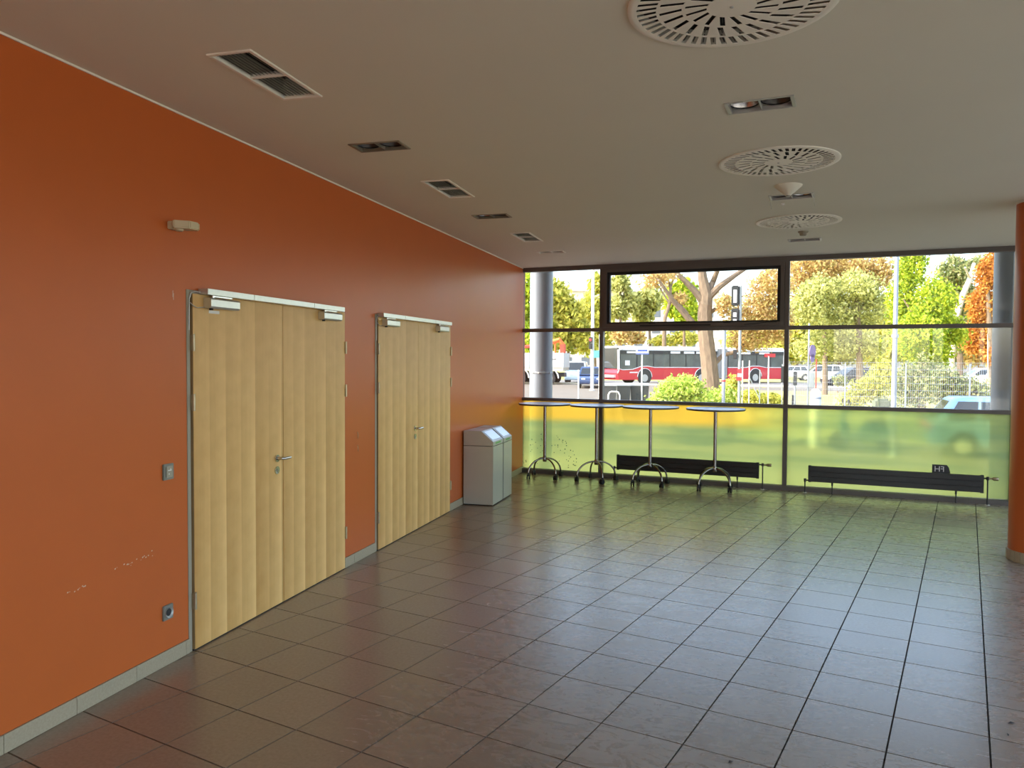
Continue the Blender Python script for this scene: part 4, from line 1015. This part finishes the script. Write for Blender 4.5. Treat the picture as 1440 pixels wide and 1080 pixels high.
def make_bus():
    A = gp(857, 64); B = gp(1089, 71); v = (B - A); ln = math.hypot(v.x, v.y); rz = math.atan2(v.y, v.x)
    t = empty('articulated_bus', (A.x, A.y, gz(64)), rz, label='red and white articulated city bus behind the thick tree', cat='bus')
    k = ln / 18.0; HW = 1.27; H = 3.12; top = 2.78; belt = 1.38
    S = -1                                   # the side that faces the building
    def X(x): return x * k
    wh = (2.7, 8.6, 14.6)
    for nm, x0, x1 in (('front_section', 0.25, 10.3), ('rear_section', 11.5, 18.0)):
        red = [(X(x0) + (0.0 if x0 > 1 else -0.12), 0.36), (X(x1), 0.36), (X(x1), belt)]
        if x0 < 1: red += [(X(3.7), belt), (X(3.0), belt + 0.10), (X(2.3), belt + 0.08), (X(1.5), belt - 0.16), (X(0.5), belt - 0.20), (X(0.2), belt - 0.12), (X(0.02), 0.9)]
        else: red += [(X(15.8), belt), (X(15.0), belt + 0.12), (X(14.2), belt + 0.12), (X(13.5), belt), (X(x0), belt)]
        lo_ = MB().prism(red, -HW, HW, 'y').build(nm, 'bus_red', t)
        gl = MB().box(X(x0) + 0.06, X(x1) - 0.04, -HW + 0.03, HW - 0.03, belt - 0.25, top).build('window_band', 'bus_glass', lo_)
        MB().prism([(-HW, top), (HW, top), (HW, top + 0.14), (HW - 0.22, H), (-HW + 0.22, H), (-HW, top + 0.14)], X(x0) - 0.06, X(x1), 'x').build('roof', 'bus_white', lo_)
        xs = [x0 + (x1 - x0) * i / (6 if x0 < 1 else 4) for i in range(1, 6 if x0 < 1 else 4)]
        for x in xs: MB().box(X(x) - 0.05, X(x) + 0.05, -HW + 0.01, HW - 0.01, belt, top).build('pillar', 'signal', lo_)
        for s in (-1, 1):
            MB().box(X(x0), X(x1), s * (HW + 0.004) - 0.004, s * (HW + 0.004) + 0.004, top - 0.30, top + 0.0).build('header_band', 'signal', lo_)
            ln_ = [(p[0], s * (HW + 0.008), p[1]) for p in red[2:]]
            MB().tube(ln_, 0.035, 5).build('white_line', 'bus_white', lo_)
        for (a, b) in (((5.3, 6.3), (6.7, 7.8), (8.0, 9.6)) if x0 < 1 else ((12.4, 14.0), (15.0, 16.2))):
            MB().box(X(a), X(b), -HW - 0.014, -HW - 0.006, top - 0.24, top - 0.06).build('light_board', 'bus_white', lo_)
    fs = bpy.data.objects['front_section']
    MB().box(X(0.02), X(0.30), -HW + 0.02, HW - 0.02, belt - 0.1, top + 0.2).build('windscreen', 'car_glass', fs, bevel=0.08)
    for s in (-1, 1): MB().tube([(X(0.12), s * HW, belt - 0.15), (X(0.10), s * (HW - 0.01), top), (X(0.5), s * (HW - 0.03), top + 0.12)], 0.10, 6).build('front_corner', 'bus_white', fs, smooth=True)
    MB().box(X(0.9), X(2.4), -HW - 0.014, -HW - 0.004, top - 0.24, top - 0.08).build('destination_board', 'bus_white', fs)
    MB().box(X(0.75), X(1.2), -HW - 0.004, -HW + 0.02, 1.55, 1.95).build('driver_sign', 'white', fs)
    MB().box(X(1.2), X(2.0), -HW - 0.012, -HW - 0.002, 0.92, 1.02).build('fleet_number', 'white', fs)
    MB().box(-0.14, X(0.25), -0.9, 0.9, 0.55, 0.75).build('headlamp_band', 'white', fs)
    rs_ = bpy.data.objects['rear_section']
    MB().box(X(15.6), X(16.9), -HW - 0.02, -HW - 0.006, 2.30, 2.62).build('red_panel', 'red_sign', rs_)
    MB().tube([(X(17.95), -HW, 0.4), (X(17.95), -HW, top)], 0.07, 6).build('rear_corner', 'bus_white', rs_)
    bl = [(X(10.3) + (X(11.5) - X(10.3)) * i / 12, (0.0 if i % 2 else 0.07)) for i in range(13)]
    be = MB()
    for (a, da), (b, db) in zip(bl, bl[1:]):
        vs_ = [(x, s * (HW - 0.02 - dd), z) for x, dd in ((a, da), (b, db)) for s in (-1, 1) for z in (0.45, 3.0)]
        be.add(vs_, [(0, 4, 5, 1), (2, 3, 7, 6), (1, 5, 7, 3), (0, 2, 6, 4)])
    be.build('bellows', 'bellows', t)
    for x in wh:
        sec = fs if x < 10 else rs_
        for s in (-1, 1):
            MB().disc_y((X(x), s * (HW - 0.06), 0.62), 0.66, 0.16, 28).build('wheel_arch', 'signal', sec)
            MB().tube([(X(x) + 0.70 * math.cos(i * math.pi / 10), s * (HW + 0.01), 0.60 + 0.70 * math.sin(i * math.pi / 10)) for i in range(11)], 0.03, 5).build('arch_line', 'bus_white', sec)
    wheels(t, [X(x) for x in wh], HW, 0.50)
    return t
make_bus()

# scooter with its top box outside the last bay
d = 21.5; g_ = gp(1218, d)
t = empty('scooter', g_, R(-172), label='dark scooter with olive top box outside the third bay', cat='scooter')
MB().prism([(-0.75, 0.35), (-0.55, 0.72), (-0.1, 0.80), (0.15, 0.55), (0.35, 0.42), (0.55, 0.95), (0.66, 0.95), (0.62, 0.30), (-0.4, 0.28)], -0.16, 0.16, 'y').build('body', 'scooter', t, bevel=0.04)
MB().prism([(-0.62, 0.74), (-0.56, 0.82), (0.0, 0.88), (0.08, 0.80)], -0.14, 0.14, 'y').build('seat', 'rubber', t, bevel=0.03)
zb = zv(1226, 573.5, d) - g_.z; ztp = zv(1226, 560.5, d) - g_.z
MB().box(-0.62, -0.22, -0.21, 0.21, zb - 0.02, ztp).build('top_box', 'box_olive', t, bevel=0.06, smooth=True)
MB().tube([(-0.42, 0, 0.7), (-0.42, 0, zb)], 0.05, 8).build('box_carrier', 'rubber', t)
hb = MB().tube([(0.58, 0, 0.9), (0.50, 0, 1.12)], 0.03, 8).tube([(0.42, -0.32, 1.14), (0.50, -0.12, 1.14), (0.50, 0.12, 1.14), (0.42, 0.32, 1.14)], 0.018, 8).build('handlebar', 'rubber', t)
for s in (-1, 1):
    MB().tube([(0.48, s * 0.2, 1.14), (0.52, s * 0.28, 1.34)], 0.008, 6).disc_y((0.52, s * 0.30, 1.38), 0.055, 0.02, 14, 'x').build('mirror', 'rubber', hb)
MB().box(0.44, 0.62, -0.12, 0.12, 1.02, 1.18).build('headlamp_cowl', 'scooter', t, bevel=0.03)
for x in (-0.62, 0.68): MB().disc_y((x, 0, 0.27), 0.27, 0.11, 24).build('wheel', 'tyre', t, smooth=True)

# white round-topped canister beside the parking sign
d = 22.5; g_ = gp(1148, d); zt = zv(1148, 546.5, d) - g_.z
t = empty('white_canister', g_, label='white round-topped canister beside the thin sign post', cat='canister')
MB().lathe([(0.155, 0), (0.155, zt - 0.20), (0.145, zt - 0.11), (0.10, zt - 0.03), (0.045, zt)], 28).build('body', 'white', t, smooth=True)
MB().lathe([(0.157, zt - 0.30), (0.160, zt - 0.27), (0.157, zt - 0.24)], 28, cap=False).build('hoop', 'galv', t)
MB().tube([(0, 0, zt - 0.02), (0, 0, zv(1148, 505, d) - g_.z)], 0.016, 8).build('rod', 'crane_red', t)

# ---- mesh fence behind the last bay
FA = gp(1108, 23.5); FB = gp(1460, 21.0); fv = FB - FA; flen = math.hypot(fv.x, fv.y); frz = math.atan2(fv.y, fv.x)
t = empty('mesh_fence', (FA.x, FA.y, -0.75), frz, label='light grey welded mesh fence in front of the bushes', cat='fence')
fh = zv(1330, 512.5, 21.8) + 0.75; npan = 4; pw = flen / npan
for k in range(npan + 1):
    MB().box(k * pw - 0.02, k * pw + 0.02, -0.015, 0.015, 0, fh + 0.02).build('fence_post', 'galv', t)
wm = MB()
for i in range(int(pw / 0.05)): wm.box(0.03 + i * 0.05, 0.0365 + i * 0.05, -0.003, 0.003, 0.04, fh)
for i in range(int(fh / 0.2) + 1): wm.box(0.0, pw, -0.006, 0.0, 0.05 + i * 0.2, 0.058 + i * 0.2)
wme = wm.mesh('mesh_panel', fix=False)
for k in range(npan):
    o = link('mesh_panel', wme, 'galv', t); o.location = (k * pw, 0, 0); o['kind'] = 'stuff'

# ---- trees
def leaves(blobs, n, size, rng, hollow=0.55, ragged=0.07):
    mb = MB(); vol = [b[1].x * b[1].z for b in blobs]; tot = sum(vol)
    for (c, rad), w_ in zip(blobs, vol):
        for _ in range(int(n * w_ / tot)):
            while True:
                p = Vector((rng.uniform(-1, 1), rng.uniform(-1, 1), rng.uniform(-1, 1)))
                if 0.02 < p.length < 1: break
            r_ = hollow + (1 - hollow) * rng.random() if rng.random() < 0.8 else rng.random()
            p = p.normalized() * r_ * (1 + 0.18 * math.sin(7 * p.x + 3 * p.z) + rng.gauss(0, ragged))
            q_ = c + Vector((p.x * rad.x, p.y * rad.y, p.z * rad.z))
            a = Vector((rng.gauss(0, 1), rng.gauss(0, 1), rng.gauss(0, 1))).normalized()
            b = a.cross(Vector((rng.gauss(0, 1), rng.gauss(0, 1), rng.gauss(0, 1)))).normalized()
            s = size * rng.uniform(0.6, 1.3)
            mb.add([q_ - a * s, q_ + b * s * 0.55, q_ + a * s, q_ - b * s * 0.55], [(0, 1, 2, 3)])
    return mb
def pxb(u, v, ru, rv, d):
    return (at(u, v, d), Vector((ru * d / FPX, ru * d / FPX * 0.9, rv * d / FPX)))
def tree(name, label, cat, d, ub, limbs, blobs, n, size, lm, bark='bark', grp=None, seed=1):
    rng = random.Random(seed); base = gp(ub, d)
    t = empty(name, base, label=label, cat=cat, group=grp)
    for li, (pts, rad) in enumerate(limbs):
        w_ = [at(u, v, d) - base for u, v in pts]
        if li == 0: w_[0].z = 0.0
        if li > 0:
            for k in range(1, len(w_)): w_[k].y += rng.uniform(-0.6, 0.6) * k / len(w_) * 2
        rs_ = [r_ * d / FPX for r_ in rad]
        MB().tube(w_, rs_, 9).build('trunk' if li == 0 else 'branch', bark, t, smooth=True)
    bl = [pxb(*b, d) for b in blobs]
    bl = [(c - base + Vector((0, rng.uniform(-0.8, 0.8), 0)), r_) for c, r_ in bl]
    if bl: tag(leaves(bl, n, size, rng, 0.4 if cat in ('bush', 'shrub') else 0.55, 0.16 if cat in ('bush', 'shrub') else 0.10).build('crown', lm, t, fix=False), kind='stuff')
    return t
far = 'trees beyond the street'; lawn_ = 'trees behind the mesh fence'
tree('tree', 'yellow-green tree at the corner, left of the blue-grey column', 'tree', 84, 736, [([(736, 540), (736, 480), (738, 430)], (3, 2, 1.2))], [(738, 405, 18, 22), (728, 450, 26, 40), (742, 480, 16, 26)], 3600, 0.30, 'lf_lime', grp=far, seed=2)
tree('tree', 'bushy yellow-green tree above the truck, under open sky', 'tree', 86, 800, [([(800, 540), (799, 490), (797, 440)], (3, 2, 1.2))], [(784, 420, 20, 26), (800, 445, 26, 28), (783, 470, 24, 26), (815, 475, 24, 24)], 6000, 0.30, 'lf_yg', grp=far, seed=3)
tree('tree', 'yellow-tinged tree behind the cream mast', 'tree', 99, 836, [([(836, 540), (836, 480), (838, 420)], (3, 2, 1))], [(840, 400, 12, 16), (832, 438, 20, 26), (848, 462, 18, 26), (830, 480, 18, 20)], 4600, 0.30, 'lf_yg', grp=far, seed=4)
tree('tree', 'fresh green tree at the left end of the tilting window', 'tree', 90, 872, [([(874, 540), (873, 470), (871, 400)], (3, 2, 1))], [(872, 398, 14, 14), (868, 432, 18, 18), (885, 425, 14, 16)], 3600, 0.30, 'lf_green', grp=far, seed=5)
tree('tree', 'light green tree left of the thick trunk', 'tree', 92, 915, [([(915, 540), (914, 480), (912, 430)], (3, 2, 1))], [(912, 420, 20, 18), (905, 440, 16, 14)], 3000, 0.30, 'lf_green', grp=far, seed=6)
tree('tree', 'lime tree touching the thick trunk on its left', 'tree', 86, 962, [([(962, 540), (962, 480), (962, 430)], (3, 2, 1))], [(960, 412, 22, 20), (966, 440, 18, 18), (948, 432, 14, 14)], 4200, 0.28, 'lf_lime', grp=far, seed=7)
tree('shrub', 'orange-yellow shrub behind the front of the bus', 'shrub', 84, 884, [([(884, 540), (884, 500)], (1.5, 1))], [(876, 472, 16, 12), (894, 474, 12, 10)], 2200, 0.24, 'lf_brown', grp='shrubs behind the bus', seed=8)
tree('shrub', 'ochre shrub above the bus roof near the thick trunk', 'shrub', 91, 966, [([(966, 540), (966, 500)], (1.5, 1))], [(962, 476, 22, 10), (930, 480, 16, 7)], 2200, 0.24, 'lf_yg', grp='shrubs behind the bus', seed=9)
# the thick tree
tree('thick_tree', 'thick old tree with forked trunk in the middle bay', 'tree', 34, 1000,
     [([(1001, 575), (1000, 545), (997, 510), (992, 470), (991, 440), (993, 415), (988, 390), (984, 350)], (13, 12.5, 11.5, 10.5, 10, 9, 6.5, 5)),
      ([(990, 425), (976, 408), (958, 390), (940, 372)], (6, 4.5, 3.5, 2.5)),
      ([(996, 418), (1010, 405), (1035, 385), (1060, 368)], (6, 4.5, 3.5, 2.5)),
      ([(995, 412), (1003, 395), (1012, 375)], (5, 4, 3)),
      ([(980, 462), (962, 440), (946, 422), (928, 396), (916, 384)], (5, 4.5, 3.2, 1.6, 0.5)),
      ([(1004, 512), (1016, 500), (1036, 494), (1050, 480)], (4, 3, 2.4, 1.2)),
      ([(998, 440), (1020, 425), (1050, 415)], (3, 2, 1))],
     [(1085, 405, 30, 30), (1060, 445, 38, 32), (1092, 455, 26, 34), (1050, 480, 24, 16), (930, 388, 26, 8), (1020, 430, 14, 16)], 11000, 0.075, 'lf_brown', seed=10)
tree('slim_tree', 'slim bent tree with few leaves left of the thick trunk', 'tree', 82, 934, [([(933, 560), (934, 470), (935, 448), (942, 425), (943, 405), (938, 390), (930, 370)], (3.2, 3, 2.6, 2.4, 2, 1.4, 1)), ([(943, 405), (950, 385), (952, 365)], (1.4, 1, 0.7)), ([(940, 425), (925, 400), (905, 392)], (1.2, 0.9, 0.6)), ([(942, 412), (968, 440)], (1, 0.6))],
     [(920, 398, 22, 8), (935, 385, 16, 8), (955, 420, 14, 10)], 900, 0.20, 'lf_brown', seed=11)
# right-hand bays
tree('tree', 'green broad tree with slim trunk behind the mesh fence', 'tree', 44, 1209, [([(1209, 575), (1209, 520), (1208, 470), (1205, 430), (1200, 400)], (5, 4.5, 4, 3, 2)), ([(1206, 450), (1180, 425), (1160, 415)], (2, 1.5, 1)), ([(1207, 440), (1230, 410), (1245, 390)], (2, 1.4, 1))],
     [(1135, 430, 28, 32), (1200, 405, 40, 24), (1155, 408, 30, 20), (1175, 445, 36, 38), (1222, 430, 28, 34), (1140, 488, 24, 20), (1220, 485, 28, 20), (1185, 490, 20, 16)], 15000, 0.105, 'lf_green', grp=lawn_, seed=12)
tree('tree', 'russet-leaved tree spreading over the top of the third bay', 'tree', 48, 1166, [([(1160, 570), (1160, 500), (1158, 440), (1150, 395)], (4, 3.4, 3, 2)), ([(1158, 420), (1125, 392), (1105, 388)], (2.2, 1.6, 1.2)), ([(1157, 410), (1200, 390), (1230, 375)], (2, 1.4, 1))],
     [(1140, 375, 36, 24), (1190, 378, 36, 22), (1232, 385, 24, 24), (1128, 400, 22, 14)], 9000, 0.11, 'lf_brown', grp=lawn_, seed=13)
tree('tree', 'bright lime-green dense tree right of the lamp post', 'tree', 31, 1295, [([(1296, 590), (1296, 530), (1297, 470), (1298, 420)], (6, 5, 4, 2)), ([(1297, 460), (1325, 430)], (2, 1)), ([(1297, 460), (1272, 420)], (2, 1))],
     [(1284, 372, 22, 34), (1275, 420, 22, 40), (1312, 425, 30, 34), (1290, 470, 38, 36), (1338, 465, 26, 26), (1310, 500, 30, 18)], 17000, 0.075, 'lf_lime', grp=lawn_, seed=14)
tree('bare_tree', 'pale bare forked trunk between lime and orange trees', 'tree', 38, 1338, [([(1336, 580), (1338, 500), (1345, 445), (1354, 415), (1366, 388), (1370, 370)], (5, 4.5, 4.2, 4, 3.4, 2.4)), ([(1366, 388), (1382, 378)], (2.4, 1.5)), ([(1364, 392), (1352, 378)], (2, 1.2))], [], 0, 0.1, 'lf_dark', 'bark_pale', lawn_, 15)
tree('tree', 'dark green tree in the top corner behind the pale trunk', 'tree', 46, 1352, [([(1350, 580), (1350, 500), (1350, 430), (1345, 390)], (4, 4, 3, 2))], [(1340, 382, 22, 22), (1355, 420, 22, 28), (1358, 470, 20, 30), (1380, 372, 20, 12)], 7500, 0.11, 'lf_dark', grp=lawn_, seed=16)
tree('tree', 'orange autumn tree beside the right-hand round column', 'tree', 36, 1392, [([(1394, 580), (1393, 500), (1390, 430), (1388, 390)], (4, 3.6, 3, 2))], [(1392, 385, 18, 28), (1386, 430, 20, 30), (1384, 475, 24, 26), (1400, 500, 20, 16)], 8500, 0.085, 'lf_orange', grp=lawn_, seed=17)
bushes = 'bushes behind the mesh fence'
tree('bush', 'low leafy bush left of the lamp post behind the fence', 'bush', 25.6, 1228, [([(1228, 590), (1228, 565)], (2, 1.5))], [(1222, 545, 24, 22), (1245, 528, 18, 26), (1195, 562, 18, 14)], 4200, 0.06, 'lf_yg', grp=bushes, seed=18)
tree('bush', 'dense dark bush right of the lamp post behind the fence', 'bush', 28.0, 1292, [([(1292, 590), (1292, 560)], (2, 1.5))], [(1280, 545, 28, 32), (1305, 535, 28, 34)], 7000, 0.06, 'lf_dark', grp=bushes, seed=19)
tree('bush', 'dense bush behind the roof of the light blue car', 'bush', 25.8, 1345, [([(1345, 590), (1345, 560)], (2, 1.5))], [(1338, 545, 26, 28), (1368, 550, 26, 20)], 5600, 0.06, 'lf_dark', grp=bushes, seed=20)
tree('bush', 'rounded dark shrub by the black parked car', 'bush', 50, 1178, [([(1178, 560), (1178, 550)], (2, 1.5))], [(1180, 535, 10, 8)], 700, 0.10, 'lf_dark', grp=bushes, seed=21)
# weeds and bright bush below the thick tree
def thicket(name, label, d, ub, blobs, n, size, lm, seed):
    tree(name, label, 'bush', d, ub, [([(ub, 590), (ub, 560)], (1.5, 1))], blobs, n, size, lm, grp='bright bushes below the thick tree', seed=seed)
thicket('bush', 'bright yellow-green bush below the bus, left of the thick trunk', 26.5, 950, [(945, 552, 24, 20), (970, 548, 24, 20), (930, 562, 16, 12), (960, 536, 16, 8)], 5200, 0.065, 'lf_bush', 30)
thicket('bush', 'light green bush at the foot of the thick trunk', 29.2, 1005, [(998, 562, 30, 12), (1020, 556, 18, 16)], 3600, 0.065, 'lf_bush', 31)
thicket('bush', 'loose weedy bush around the traffic light post', 31.5, 1060, [(1055, 560, 26, 14), (1085, 562, 20, 10), (1030, 545, 12, 18)], 3600, 0.065, 'lf_yg', 32)
# a sapling tied to a tripod of stakes
d = 30; g_ = gp(1391, d); px = d / FPX
t = empty('staked_sapling', g_, label='thin sapling tied to timber stakes beyond the fence', cat='sapling')
zt = zv(1391, 470, d) - g_.z
MB().tube([(0, 0, 0), (-0.02, 0, zt * 0.5), (-0.08, 0, zt)], [0.035, 0.03, 0.012], 7).build('stem', 'bark_pale', t)
zs = zv(1391, 531, d) - g_.z
for a in (0.3, 2.4, 4.5): MB().tube([(0.42 * math.cos(a), 0.42 * math.sin(a), 0), (0.06 * math.cos(a), 0.06 * math.sin(a), zs)], 0.035, 6).build('stake', 'stake', t)
# far backdrop of trees closing the view
bd = 'far trees closing the view'
for k, (u, v, ru, rv, lm, lab) in enumerate(((1120, 470, 40, 44, 'lf_yg', 'far yellow-green tree behind the rear of the bus'), (1180, 475, 44, 42, 'lf_green', 'far green tree behind the estate car'), (1250, 470, 46, 46, 'lf_yg', 'far yellow-green tree behind the lamp post'), (1320, 470, 46, 48, 'lf_dark', 'far dark tree behind the lime-green tree'), (1395, 470, 46, 50, 'lf_brown', 'far russet tree behind the orange tree'), (1060, 478, 36, 34, 'lf_yg', 'far yellow-green tree behind the traffic light'))):
    tree('tree', lab, 'tree', (104, 118, 104, 118, 104, 118)[k], u, [([(u, 530), (u, 500), (u, v)], (3, 2.4, 1.5))], [(u, v, ru, rv), (u - 14, v + 14, ru * 0.7, rv * 0.6)], 4200, 0.42, lm, grp=bd, seed=40 + k)

# ---- long cream building far behind the trees
d = 150; A = gp(760, d); B = gp(1010, d); v_ = B - A; ln = math.hypot(v_.x, v_.y); rz = math.atan2(v_.y, v_.x)
t = empty('apartment_block', (A.x, A.y, -0.25), rz, label='long cream apartment block far behind the street trees', cat='building')
hb = zv(860, 410, d) + 0.25
MB().box(0, ln, 0, 12, 0, hb).build('walls', 'facade', t)
MB().box(-0.4, ln + 0.4, -0.5, 12.5, hb, hb + 0.45).build('roof_edge', 'bus_white', t)
wm_ = MB().box(-0.8, 0.8, -0.06, 0.04, -0.75, 0.75).mesh('window'); 
nf = max(3, int(hb / 3.1)); nx = int(ln / 3.4)
for f_ in range(nf):
    MB().box(0.3, ln - 0.3, -0.12, 0.0, f_ * 3.1 + 0.15, f_ * 3.1 + 0.40).build('floor_band', 'bus_white', t)
    for i in range(nx):
        if nf * nx > 300 and f_ == 0: continue
        o = link('window', wm_, 'facade_window', t); o.location = (1.9 + i * 3.4, 0, f_ * 3.1 + 1.7)
